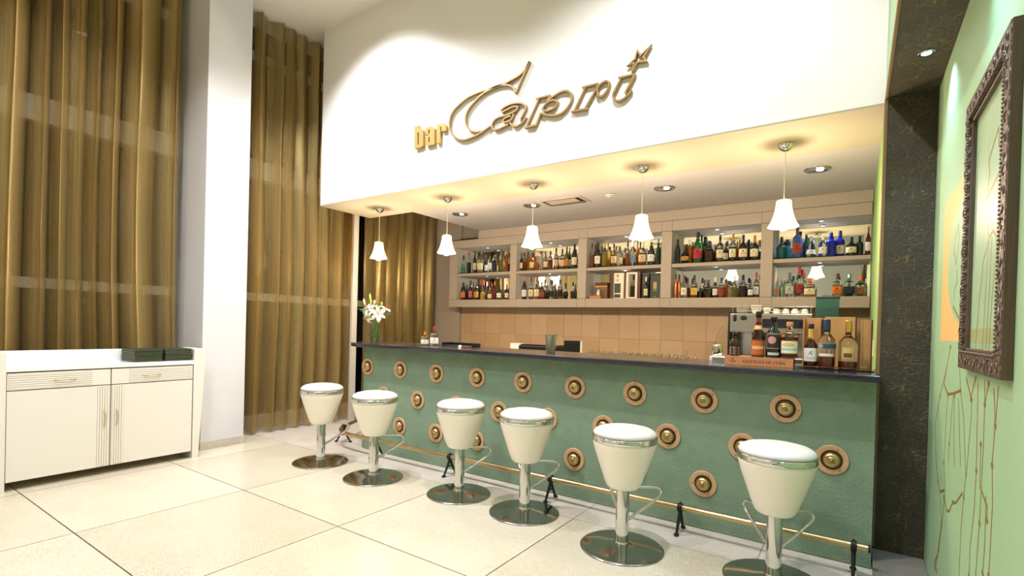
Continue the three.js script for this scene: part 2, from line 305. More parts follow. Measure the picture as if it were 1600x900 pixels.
// ---------------------------------------------------------------- sign on the white wall
const SIGN = {
  C: [['s', [[-2.549,3.845],[-2.59,3.787],[-2.642,3.751],[-2.714,3.729],[-2.799,3.713],[-2.898,3.704],[-3.013,3.701],[-3.145,3.698],[-3.266,3.682],[-3.375,3.64],[-3.466,3.581],[-3.506,3.508],[-3.508,3.426],[-3.472,3.353],[-3.406,3.297],[-3.321,3.265],[-3.225,3.267],[-3.131,3.283],[-3.052,3.31],[-2.982,3.337]]], ['s', [[-3.085,3.309],[-3.159,3.315],[-3.22,3.34],[-3.277,3.391],[-3.299,3.454],[-3.29,3.511],[-3.255,3.567],[-3.189,3.616],[-3.104,3.665],[-3,3.693],[-2.898,3.704],[-2.81,3.693],[-2.748,3.665],[-2.71,3.628],[-2.693,3.587]]], ['l', [[-2.693,3.587],[-2.549,3.845]]]],
  a: [['s', [[-2.689,3.463],[-2.731,3.464],[-2.784,3.453],[-2.842,3.444],[-2.862,3.459],[-2.833,3.477],[-2.785,3.491],[-2.727,3.495],[-2.669,3.488],[-2.612,3.47],[-2.577,3.438],[-2.577,3.413],[-2.593,3.382],[-2.613,3.352],[-2.63,3.328],[-2.622,3.311]]], ['s', [[-2.689,3.463],[-2.668,3.454],[-2.67,3.435],[-2.688,3.422],[-2.724,3.41],[-2.771,3.403],[-2.819,3.4],[-2.873,3.402],[-2.922,3.39],[-2.952,3.365],[-2.962,3.336],[-2.95,3.307],[-2.919,3.29],[-2.881,3.289],[-2.827,3.298],[-2.766,3.312]]], ['s', [[-2.71,3.398],[-2.72,3.366],[-2.743,3.344],[-2.78,3.337],[-2.817,3.34],[-2.831,3.356],[-2.813,3.372],[-2.776,3.382],[-2.739,3.383]]], ['s', [[-2.75,3.324],[-2.731,3.298],[-2.693,3.277],[-2.652,3.278],[-2.611,3.296],[-2.581,3.32],[-2.572,3.335]]]],
  p: [['l', [[-2.465,3.482],[-2.319,3.48]]], ['l', [[-2.316,3.474],[-2.34,3.449]]], ['l', [[-2.436,3.473],[-2.559,3.251]]], ['l', [[-2.579,3.242],[-2.457,3.24],[-2.409,3.339]]], ['s', [[-2.351,3.435],[-2.302,3.454],[-2.248,3.475],[-2.2,3.485],[-2.158,3.482],[-2.12,3.461],[-2.098,3.426],[-2.1,3.389],[-2.122,3.348],[-2.158,3.314],[-2.199,3.292],[-2.253,3.287],[-2.308,3.296],[-2.364,3.315],[-2.409,3.339]]], ['c', [[-2.394,3.37],[-2.372,3.403],[-2.34,3.422],[-2.301,3.43],[-2.268,3.423],[-2.241,3.402],[-2.245,3.38],[-2.272,3.357],[-2.31,3.347],[-2.354,3.347],[-2.388,3.364]]]],
  r: [['l', [[-1.999,3.472],[-1.852,3.47]]], ['l', [[-1.852,3.468],[-1.864,3.439]]], ['l', [[-1.971,3.463],[-2.068,3.287]]], ['l', [[-2.099,3.285],[-1.94,3.278]]], ['l', [[-1.861,3.432],[-1.966,3.286]]], ['c', [[-1.851,3.436],[-1.818,3.464],[-1.78,3.472],[-1.753,3.454],[-1.752,3.421],[-1.772,3.386],[-1.8,3.361],[-1.834,3.356],[-1.852,3.378],[-1.855,3.41]]]],
  i: [['l', [[-1.668,3.471],[-1.527,3.467]]], ['s', [[-1.647,3.459],[-1.689,3.389],[-1.712,3.343],[-1.701,3.305],[-1.666,3.281],[-1.618,3.289],[-1.579,3.315],[-1.553,3.344]]], ['l', [[-1.527,3.467],[-1.605,3.337],[-1.594,3.32]]]],
  star: [['k', [[-1.407,3.659],[-1.463,3.585],[-1.436,3.547],[-1.509,3.559],[-1.55,3.498],[-1.535,3.559],[-1.586,3.554],[-1.529,3.589],[-1.513,3.652],[-1.483,3.604]]]]
};
const BLOCK = {
  b: [[[-4.003,3.534],[-3.941,3.529],[-3.94,3.499],[-3.915,3.496],[-3.877,3.467],[-3.871,3.303],[-3.908,3.287],[-3.995,3.294]], [[[-3.955,3.458],[-3.937,3.457],[-3.932,3.326],[-3.951,3.327]]]],
  a: [[[-3.84,3.474],[-3.8,3.49],[-3.747,3.48],[-3.713,3.452],[-3.707,3.287],[-3.803,3.288],[-3.834,3.309],[-3.837,3.38],[-3.796,3.397],[-3.796,3.409],[-3.838,3.41]], [[[-3.795,3.456],[-3.779,3.455],[-3.778,3.416],[-3.794,3.409]], [[-3.792,3.377],[-3.776,3.376],[-3.775,3.322],[-3.791,3.323]]]],
  r: [[[-3.682,3.489],[-3.575,3.478],[-3.555,3.454],[-3.553,3.402],[-3.611,3.405],[-3.613,3.454],[-3.631,3.455],[-3.626,3.287],[-3.675,3.291]], []]
};

function strip(pts, closed, w, d) {              // flat bar bent along a path, standing on the wall
  const P = pts.map(p => V2(...p)), n = P.length, pos = [], idx = [];
  for (let i = 0; i < n; i++) {
    const a = closed ? P[(i + n - 1) % n] : P[Math.max(0, i - 1)], b = closed ? P[(i + 1) % n] : P[Math.min(n - 1, i + 1)];
    const d0 = P[i].clone().sub(a), d1 = b.clone().sub(P[i]); if (d0.length() < 1e-6) d0.copy(d1); if (d1.length() < 1e-6) d1.copy(d0);
    d0.normalize(); d1.normalize(); const t = d0.clone().add(d1); if (t.length() < .2) t.copy(d0); t.normalize();
    const m = V2(-t.y, t.x), k = Math.min(1.9, 1 / Math.max(.35, m.dot(V2(-d0.y, d0.x)))) * w / 2, c = w * .16;
    for (const [s, h] of [[-1, 0], [-1, d - c], [-.7, d], [.7, d], [1, d - c], [1, 0]]) pos.push(P[i].x + m.x * k * s, P[i].y + m.y * k * s, h);
  }
  const N = closed ? n : n - 1;
  for (let i = 0; i < N; i++) for (let q = 0; q < 6; q++) { const a = i * 6 + q, b = i * 6 + (q + 1) % 6, c = ((i + 1) % n) * 6 + q, e = ((i + 1) % n) * 6 + (q + 1) % 6; idx.push(a, b, c, b, e, c); }
  if (!closed) { for (const o of [0, (n - 1) * 6]) for (let q = 1; q < 5; q++) o ? idx.push(o, o + q + 1, o + q) : idx.push(o, o + q, o + q + 1); }
  const g = new THREE.BufferGeometry(); g.setAttribute('position', new THREE.Float32BufferAttribute(pos, 3)); g.setIndex(idx);
  return toCreasedNormals(g.toNonIndexed(), .6);
}
const smooth = (L, closed) => new THREE.CatmullRomCurve3(L.map(p => V3(p[0], p[1], 0)), closed, 'centripetal').getPoints(L.length * 6).map(p => [p.x, p.y]);
{
  const o = thing('wall_sign', 'bronze lettering reading bar Capri with a star on the white wall', 'sign', [0, 0, ZF]);
  for (const [k, parts] of Object.entries(SIGN)) {
    const gs = parts.map(([m, L]) => {
      const closed = m === 'c' || m === 'k'; let pts = (m === 's' || m === 'c') ? smooth(L, closed) : L;
      if (m === 'c') pts = pts.slice(0, -1);
      return strip(pts, closed, .018, .03).translate(0, 0, .008);
    });
    mesh(k === 'star' ? 'star' : 'letter', gs, M.sign, o);
  }
  for (const [outer, holes] of Object.values(BLOCK)) {
    const s = new THREE.Shape(outer.map(p => V2(...p))); for (const h of holes) s.holes.push(new THREE.Path(h.map(p => V2(...p))));
    mesh('block_letter', new THREE.ExtrudeGeometry(s, { depth: .03, bevelEnabled: true, bevelSize: .003, bevelThickness: .003, bevelSegments: 1 }).translate(0, 0, .006), M.signFlat, o);
  }
}

// ---------------------------------------------------------------- pendant lamps under the white wall
{
  const ords = ['leftmost pendant lamp with frosted bell shade, above the lily vase', 'second pendant lamp from the left with frosted bell shade', 'middle pendant lamp of five with frosted bell shade', 'fourth pendant lamp from the left with frosted bell shade', 'rightmost pendant lamp with frosted bell shade, above the wooden bottle crate'];
  const shadeMat = phys(0xfff3dc, .8, { transmission: .55, thickness: 0, side: THREE.DoubleSide, emissive: new THREE.Color(0xffe6bc), emissiveIntensity: 1.1 });
  const shadeGeo = lathe([[.05, .2], [.053, .195], [.054, .17], [.058, .14], [.066, .1], [.078, .06], [.094, .025], [.108, 0], [.105, 0], [.091, .025], [.075, .06], [.063, .1], [.055, .14], [.05, .19]], 40);
  const holderGeo = lathe([[0, .215], [.02, .214], [.05, .203], [.051, .197], [0, .197]], 24);
  const canopyGeo = lathe([[0, -.058], [.012, -.058], [.03, -.05], [.046, -.034], [.055, -.012], [.056, 0], [0, 0]], 32);
  const bulbGeo = lathe([[0, 0], [.02, .004], [.032, .018], [.035, .038], [.028, .06], [.016, .085], [.014, .12], [0, .12]], 20);
  [-5.085, -3.93, -2.768, -1.612, -.479].forEach((x, i) => {
    const o = thing('pendant_lamp', ords[i], 'pendant lamp', [x, 2.222, -4.41], 0, 'bell pendant lamps over the bar');
    mesh('canopy', canopyGeo.clone().translate(0, YS - 2.222, 0), M.chrome, o);
    mesh('cord', rod([0, .2, 0], [0, YS - 2.222 - .05, 0], .0035, .0035, 8), M.plastic, o);
    mesh('shade', shadeGeo, shadeMat, o); mesh('holder', holderGeo, shadeMat, o);
    mesh('bulb', bulbGeo.clone().translate(0, -.03, 0), glow(0xffdca0, 14), o);
    const p = new THREE.PointLight(PEND, 2.6, 0, 2); p.position.set(0, .008, 0); p.castShadow = true; p.shadow.radius = 1.6; p.name = 'lamp_light'; o.add(p);
  });
}
// ---------------------------------------------------------------- downlights, smoke detector and vent in the bar ceiling
{
  const L = [['recessed downlight in the bar ceiling nearest the curtain', -4.367, -5.151], ['recessed downlight in the bar ceiling left of the air vent', -3.271, -5.187], ['recessed downlight in the bar ceiling between third and fourth shelf bay', -1.664, -5.191], ['large recessed downlight in the bar ceiling nearest the green wall', -.312, -5.227]];
  for (const [label, x, z] of L) {
    const o = thing('recessed_downlight', label, 'ceiling light', [x, YS, z], 0, 'chrome downlights in the bar ceiling');
    mesh('ring', lathe([[.07, .004], [.105, .004], [.108, -.002], [.1, -.01], [.08, -.007], [.07, .004]], 32), M.chrome, o);
    mesh('reflector', lathe([[.08, -.005], [.06, .0], [.03, .0015], [0, .0018]], 28), M.chrome, o);
    mesh('lamp_lens', new THREE.CylinderGeometry(.028, .028, .006, 20).translate(.02, -.006, -.01), glow(0xfff0d8, 5), o);
    spot(o, [.02, -.02, -.01], [.02, -1, -.01], WARM, 3.2, 38, .6, 2);
  }
  const s = thing('smoke_detector', 'small round white smoke detector right of the air vent', 'smoke detector', [-2.252, YS, -5.162]);
  mesh('base', lathe([[0, -.012], [.05, -.012], [.055, 0], [0, 0]], 28), M.plastic, s); mesh('head', lathe([[0, -.028], [.03, -.026], [.034, -.012], [0, -.012]], 24), M.frameGrey, s);
  const v = thing('air_vent', 'square ceiling air vent with a recessed centre plate', 'air vent', [-2.83, YS, -5.2]);
  mesh('frame', [bb(-.27, .27, -.01, .004, -.16, -.13, .003), bb(-.27, .27, -.01, .004, .13, .16, .003), bb(-.27, -.24, -.01, .004, -.13, .13, .003), bb(.24, .27, -.01, .004, -.13, .13, .003)], M.shelf, v);
  mesh('duct', bb(-.24, .24, -.003, .003, -.13, .13), M.black, v);
  for (let i = 0; i < 3; i++) mesh('louvre', bb(-.225, .225, -.012, -.006, -.115 + i * .03, -.1 + i * .03, .002), M.steel, v);
  mesh('centre_plate', bb(-.19, .19, -.014, -.008, -.03, .115, .003), M.shelf, v);
}
// LED spots under the beam; the second, out of view, lights the picture wall
for (const [label, z] of [['round cool white spotlight in the dark beam above the picture wall', -3.42], ['second cool spotlight, out of view in the dark beam just above the picture', -2.3]]) {
  const o = thing('beam_spotlight', label, 'ceiling light', [.275, 2.9, z], 0, 'cool spotlights in the dark beam');
  mesh('ring', lathe([[.022, .001], [.036, .001], [.038, -.004], [.03, -.008], [.022, -.004]], 28), M.chromeDark, o);
  mesh('lens', new THREE.CylinderGeometry(.022, .022, .006, 20).translate(0, -.003, 0), glow(0xcfe2ff, 9), o);
  spot(o, [0, -.012, 0], [.06, -1, 0], 0xb4dcff, 4.5, 52, 1, 1);
}
// ---------------------------------------------------------------- white cabinet with menus
{
  const o = thing('cabinet', 'low cream cabinet with two doors, two fluted drawers and flared side panels', 'cabinet', [-5.43, 0, -1.72]);
  const zl = .67, zr = -.67;                                            // local: front at x = 0, body between zr and zl
  mesh('carcass', bb(-.34, -.03, .075, .935, zr, zl), M.cab, o);
  mesh('back_panel', bb(-.345, -.32, .5, 1.085, zr, zl, .003), M.cabTop, o);
  mesh('worktop', bb(-.335, .004, .935, .975, zr - .004, zl + .004, .004), M.cabTop, o);
  mesh('shadow_gap', bb(-.035, -.02, .07, .935, zr, zl), M.gap, o);
  for (const s of [-1, 1]) {
    const sh = new THREE.Shape([V2(0, 0), V2(.05, 0), V2(.11, 1.085), V2(0, 1.085)]);
    const g = new THREE.ExtrudeGeometry(sh, { depth: .36, bevelEnabled: true, bevelSize: .002, bevelThickness: .002, bevelSegments: 1 });
    g.rotateY(Math.PI / 2); if (s > 0) g.scale(1, 1, -1);
    const t = g.translate(-.35, 0, s > 0 ? zl + .003 : zr - .003);
    if (s > 0) { const ix = t.index; if (ix) for (let i = 0; i < ix.count; i += 3) { const a = ix.getX(i); ix.setX(i, ix.getX(i + 1)); ix.setX(i + 1, a); } else { for (const n of ['position', 'normal', 'uv']) { const A = t.attributes[n], k = A.itemSize; for (let i = 0; i < A.count; i += 3) for (let q = 0; q < k; q++) { const a = A.array[i * k + q]; A.array[i * k + q] = A.array[(i + 1) * k + q]; A.array[(i + 1) * k + q] = a; } } } t.computeVertexNormals(); }
    mesh('side_panel', t, M.cab, o);
  }
  const handle = (len, vert) => {
    const pts = []; for (let i = 0; i <= 8; i++) { const u = i / 8 - .5; pts.push(vert ? [.008 + .02 * Math.sin(Math.PI * (i / 8)), u * len, 0] : [.008 + .02 * Math.sin(Math.PI * (i / 8)), 0, u * len]); }
    return [tube(pts, .0042, 24), ...[-.5, .5].map(u => vert ? new THREE.SphereGeometry(.0075, 10, 8).translate(.006, u * len, 0) : new THREE.SphereGeometry(.0075, 10, 8).translate(.006, 0, u * len))];
  };
  const fl = std(0xa8946c, .6), pull = std(0xcbb78a, .3, { metalness: .7 });
  for (const s of [1, -1]) {
    const z0 = s > 0 ? .004 : zr + .005, z1 = s > 0 ? zl - .005 : -.004;
    const d = mesh('drawer', bb(-.03, 0, .79, .925, z0, z1, .002), M.cab, o);
    const fz0 = s > 0 ? z0 + .13 : z0 + .01, fz1 = s > 0 ? z1 - .01 : z1 - .13;
    mesh('groove_strip', bb(-.001, .0005, .8, .92, fz0, fz1), fl, d);
    for (let i = 0; i < 7; i++) mesh('flute', bb(-.001, .0035, .8 + i * .0172, .8135 + i * .0172, fz0, fz1, .001), M.cab, d);
    mesh('handle', handle(.13, false).map(g => g.translate(0, .857, (z0 + z1) / 2 - s * .02)), pull, d);
    const dr = mesh('door', bb(-.03, 0, .072, .783, z0, z1, .002), M.cab, o);
    mesh('groove_strip', bb(-.001, .0005, .076, .779, Math.min(s * .01, s * .096), Math.max(s * .01, s * .096)), fl, dr);
    for (let i = 0; i < 5; i++) { const z = s * (.0185 + i * .0172); mesh('flute', bb(-.001, .0035, .076, .779, z - .0068, z + .0068, .001), M.cab, dr); }
    mesh('handle', handle(.13, true).map(g => g.translate(.003, .5, s * .045)), pull, dr);
  }
  const wd = ['lowest', 'second lowest', 'third lowest', 'third highest', 'second highest', 'topmost'];
  const mc = std(0x24301f, .55), mc2 = std(0x2d3a27, .55), mp = std(0xa0a27a, .8);
  for (const [side, za, zb] of [['left', -1.895, -2.12], ['right', -2.145, -2.375]]) for (let i = 0; i < 6; i++) {
    const y = .976 + i * .0195, tw = (rnd() - .5) * .03, m = thing('menu_folder', `${wd[i]} dark green menu folder in the ${side} stack on the cream cabinet`, 'menu', [-5.585 + (rnd() - .5) * .01, y, (za + zb) / 2], tw, 'menu folders stacked on the cabinet');
    const w = Math.abs(zb - za) / 2;
    mesh('cover', [bb(-.15, .15, 0, .006, -w, w, .0015), bb(-.15, .15, .0125, .019, -w, w, .0015), bb(-.15, -.146, .002, .017, -w, w, .001)], i % 2 ? mc : mc2, m);
    mesh('pages', bb(-.145, .141, .006, .0125, -w + .004, w - .004), mp, m);
  }
}
// ---------------------------------------------------------------- bar counter
const COUNTER_Y = 1.17;
{
  const o = thing('bar_counter', 'long green rough plastered bar counter set with rows of brass portholes', 'bar counter', [0, 0, 0]);
  const ext = (pts, y0, y1, bev) => { const s = new THREE.Shape(pts.map(p => V2(p[0], -p[1]))); return new THREE.ExtrudeGeometry(s, { depth: y1 - y0 - 2 * bev, bevelEnabled: bev > 0, bevelSize: bev, bevelThickness: bev, bevelSegments: 3, curveSegments: 16 }).rotateX(-Math.PI / 2).translate(0, y0 + bev, 0); };
  const arc = (cx, cz, r, a0, a1, n = 14) => Array.from({ length: n + 1 }, (_, i) => { const a = (a0 + (a1 - a0) * i / n) * Math.PI / 180; return [cx + r * Math.cos(a), cz + r * Math.sin(a)]; });
  const front = toCreasedNormals(ext([[.118, -3.73], ...arc(-4.42, -3.95, .22, 90, 180), [-4.7, -4.25], [-4.7, -4.3], [.118, -4.3]], .004, 1.128, 0), .6);
  { const p = front.attributes.position, n = front.attributes.normal, uv = front.attributes.uv; for (let i = 0; i < p.count; i++) uv.setXY(i, p.getX(i) + (Math.abs(n.getX(i)) > .7 ? p.getZ(i) : 0), p.getY(i)); }
  mesh('front_panel', front, M.barGreen, o);
  // brass portholes
  const plate = lathe([[.059, .003], [.063, .007], [.088, .009], [.0925, .006], [.093, 0], [.059, 0]], 40).rotateX(Math.PI / 2);
  const hole = lathe([[.06, .0045], [.056, .002], [.03, .0015], [0, .0015]], 32).rotateX(Math.PI / 2);
  const dome = lathe([[.0475, .002], [.048, .012], [.0445, .024], [.036, .033], [.026, .036], [.0235, .031], [.022, .034], [.016, .038], [.012, .038], [.011, .034], [0, .034]], 36).rotateX(Math.PI / 2);
  const boss = lathe([[.0105, .033], [.01, .041], [.004, .0425], [0, .0425]], 18).rotateX(Math.PI / 2);
  const screw = lathe([[.0055, .008], [.005, .0115], [0, .0125]], 12).rotateX(Math.PI / 2);
  const spots = [];
  for (let i = 0; i < 9; i++) spots.push([-4.43 + i * .509, .912]);
  for (let i = 0; i < 9; i++) spots.push([-3.66 + (i - 1) * .509, .622]);
  for (let i = 0; i < 9; i++) spots.push([-4.42 + i * .509, .322]);
  spots.forEach(([x, y], i) => {
    const p = mesh('porthole_plate', plate, M.copperRing, o); p.position.set(x, y, -3.729); p.rotation.z = i * 1.3;
    mesh('recess', hole, M.darkBronze, p); mesh('dome', dome, M.brass, p); mesh('boss', boss, M.brassDull, p);
    for (let k = 0; k < 3; k++) { const s = mesh('screw', screw, M.brassDull, p); const a = k * 2.094; s.position.set(.074 * Math.cos(a), .074 * Math.sin(a), 0); }
  });
  // granite top
  const t = ext([[.118, -3.612], ...arc(-4.42, -4.02, .408, 90, 150), [-4.86, -4.02], [-4.93, -4.15], [-4.95, -4.3], [.118, -4.3]], 1.128, COUNTER_Y, .012);
  { const p = t.attributes.position, uv = t.attributes.uv, n = t.attributes.normal; for (let i = 0; i < p.count; i++) uv.setXY(i, p.getX(i) * 2, (Math.abs(n.getY(i)) > .5 ? p.getZ(i) : p.getY(i)) * 2); }
  tag(mesh('countertop', t, M.granite), 'long dark grey granite countertop on the green bar', 'countertop');
  const b = thing('back_counter', 'low dark work counter behind the bar under the beige tiles', 'counter', [0, 0, 0]);
  mesh('cabinet_body', bb(-5.3, .115, .01, .96, -6.48, -5.35), M.woodDark, b); mesh('worktop', bb(-5.32, .12, .96, 1.0, -6.48, -5.3, .004), M.steel, b);
}
// ---------------------------------------------------------------- brass foot rail
{
  const o = thing('foot_rail', 'brass foot rail on black iron feet along the green bar', 'foot rail', [0, 0, 0]);
  mesh('rail', tube([[.1, .172, -3.575], [-2, .172, -3.58], [-4.2, .172, -3.575], [-4.55, .172, -3.585], [-4.78, .172, -3.66], [-4.93, .172, -3.83], [-5.03, .172, -4.02], [-5.16, .172, -4.25]], .02, 160, false, 14), M.brass, o);
  mesh('end_cap', rod([.098, .172, -3.575], [.11, .172, -3.575], .022, .022, 18), M.iron, o);
  for (const [x, z, a] of [[.03, -3.575, 0], [-.97, -3.578, 0], [-2.005, -3.58, 0], [-3.08, -3.577, 0], [-4.08, -3.575, 0], [-4.89, -3.78, 1.0]]) {
    const ca = Math.cos(a), sa = Math.sin(a), P = (d, y) => [x - d * sa, y, z + d * ca];
    mesh('rail_foot', [new THREE.CylinderGeometry(.03, .03, .03, 18).rotateZ(Math.PI / 2).rotateY(-a).translate(x, .172, z), rod(P(0, .15), P(.075, .012), .013, .009), rod(P(0, .15), P(-.08, .012), .013, .009),
      new THREE.SphereGeometry(.018, 12, 8).scale(1, .5, 1.3).translate(...P(.08, .009)), new THREE.SphereGeometry(.018, 12, 8).scale(1, .5, 1.3).translate(...P(-.085, .009)), rod(P(0, .19), P(0, .21), .012, .004), rod(P(.035, .085), P(-.038, .085), .006, .006)], M.iron, o);
  }
}
// ---------------------------------------------------------------- bar stools
{
  const first = thing('bar_stool', '', 'bar stool', [0, 0, 0], 0, 'white bar stools in front of the bar');
  mesh('base_plate', lathe([[0, .034], [.05, .034], [.09, .028], [.17, .021], [.25, .013], [.262, .008], [.264, .003], [.26, 0], [0, 0]], 64), M.plateSteel, first);
  mesh('pole', lathe([[.046, .03], [.046, .045], [.0415, .05], [.0415, .405], [0, .405]], 32), M.chrome, first);
  for (const s of [-1, 1]) {
    const d = [s * .70, -.71], q = (r, y) => [d[0] * r, y, d[1] * r];
    mesh('foot_loop', tube([q(.035, .388), q(.12, .386), q(.205, .383), q(.243, .376), q(.262, .357), q(.257, .332), q(.232, .308), q(.17, .265), q(.1, .219), q(.038, .18)], .01, 70, false, 10, .5), M.chrome, first);
  }
  mesh('bowl', lathe([[0, .385], [.075, .386], [.094, .391], [.106, .404], [.122, .44], [.158, .545], [.184, .622], [.198, .672], [.2, .69], [.19, .694], [0, .694]], 56), M.bowl, first);
  mesh('rim_ring', lathe([[.18, .69], [.2, .688], [.205, .693], [.206, .705], [.203, .711], [.206, .717], [.203, .724], [.18, .726]], 56), M.chrome, first);
  mesh('cushion', lathe([[0, .782], [.06, .781], [.12, .776], [.165, .766], [.188, .753], [.199, .738], [.197, .727], [.18, .722], [0, .722]], 56), M.leather, first);
  const L = ['farthest white bar stool, leftmost in front of the golden curtain', 'second white bar stool from the left, near the left bar end', 'third white bar stool from the left', 'fourth white bar stool from the left', 'fifth white bar stool from the left, second nearest', 'nearest white bar stool, rightmost beside the dark column'];
  [[-4.35, -3.1], [-3.556, -3.085], [-2.675, -3.23], [-2.022, -3.215], [-1.2, -3.09], [-.345, -3.2]].forEach(([x, z], i) => {
    let s = first; if (i) { s = first.clone(); s.name = numbered('bar_stool'); scene.add(s); s.userData = { ...first.userData }; }
    s.position.set(x, 0, z); s.rotation.y = [.02, -.03, .03, 0, -.04, .03][i]; s.userData.label = L[i];
  });
}
// ---------------------------------------------------------------- bottle shelves on the back wall
const MIRROR_Z = -6.452;
const BAYS = [[-5.28, -4.26], [-4.145, -3.14], [-3.012, -2.0], [-1.872, -.885], [-.766, .118]];
{
  const o = thing('shelf_unit', 'beige wall shelf unit of five mirrored bays filled with bottles', 'shelf unit', [0, 0, 0]);
  const zf = ZSH, zb = ZBACK + .008;
  mesh('frieze', bb(-4.87, .122, 2.742, YS, zf - .25, zf - .003, .002), M.shelf, o);
  mesh('roof_board', bb(-5.44, .122, 2.614, 2.64, zb, zf - .02), M.shelfIn, o);
  mesh('floor_board', bb(-5.44, .122, 1.77, 1.795, zb, zf - .02), M.shelfIn, o);
  const st = [[-5.44, -5.28], [-4.26, -4.145], [-3.14, -3.012], [-2.0, -1.872], [-.885, -.766]];
  for (const [a, b] of st) { mesh('stile', bb(a, b, 1.796, 2.612, zf - .02, zf - .001, .002), M.shelf, o); mesh('partition', [bb(a + .005, a + .02, 1.796, 2.612, zb, zf - .02), bb(b - .018, b - .003, 1.796, 2.612, zb, zf - .02)], M.shelfIn, o); }
  mesh('seam_backing', [bb(-5.438, .12, 2.614, 2.745, zf - .022, zf - .006), bb(-5.438, .12, 1.68, 1.794, zf - .022, zf - .006)], M.gap, o);
  for (const [a, b] of st) { mesh('stile_block', bb(a + .0015, b - .0015, 2.616, 2.737, zf - .007, zf + .001, .001), M.shelf, o); mesh('stile_block', bb(a + .0015, b - .0015, 1.68, 1.7925, zf - .007, zf + .001, .001), M.shelf, o); }
  for (const [a, b] of BAYS) { mesh('top_rail', bb(a + .0015, b - .0015, 2.613, 2.737, zf - .007, zf, .001), M.shelf, o); mesh('bottom_rail', bb(a + .0015, b - .0015, 1.68, 1.795, zf - .007, zf, .001), M.shelf, o); }
  for (const [a, b] of BAYS) {
    mesh('mirror', bb(a - .003, b + .003, 1.796, 2.613, zb, MIRROR_Z), M.mirror, o);
    mesh('middle_board', bb(a + .002, b - .002, 2.17, 2.212, MIRROR_Z + .004, zf - .012, .002), M.shelf, o);
    mesh('glass_shelf', bb(a + .002, b - .002, 2.213, 2.221, MIRROR_Z + .004, zf - .002, .001), M.shelfGlass, o);
  }
  const nth = ['first', 'second', 'third', 'fourth', 'fifth'];
  BAYS.forEach(([a, b], i) => {
    const x = (a + b) / 2;
    for (const [y, nm] of [[2.612, 'upper'], [2.168, 'lower']]) {
      const s = thing('shelf_spotlight', `small LED spot in the ${nth[i]} bay from the left, ${nm} shelf`, 'shelf light', [x, y, -6.31], 0, 'LED spots inside the bottle shelves');
      mesh('ring', lathe([[.02, .001], [.032, .001], [.033, -.003], [.026, -.006], [.02, -.003]], 22), M.chrome, s);
      mesh('lens', new THREE.CylinderGeometry(.02, .02, .004, 16).translate(0, -.0025, 0), glow(i === 1 || i === 2 ? WHITE : COOL, 5), s);
      spot(s, [0, -.012, 0], [0, -1, 0], i === 1 || i === 2 ? WARM : COOL, nm === 'upper' ? 1.3 : .7, 78, .8, .6);
    }
  });
}
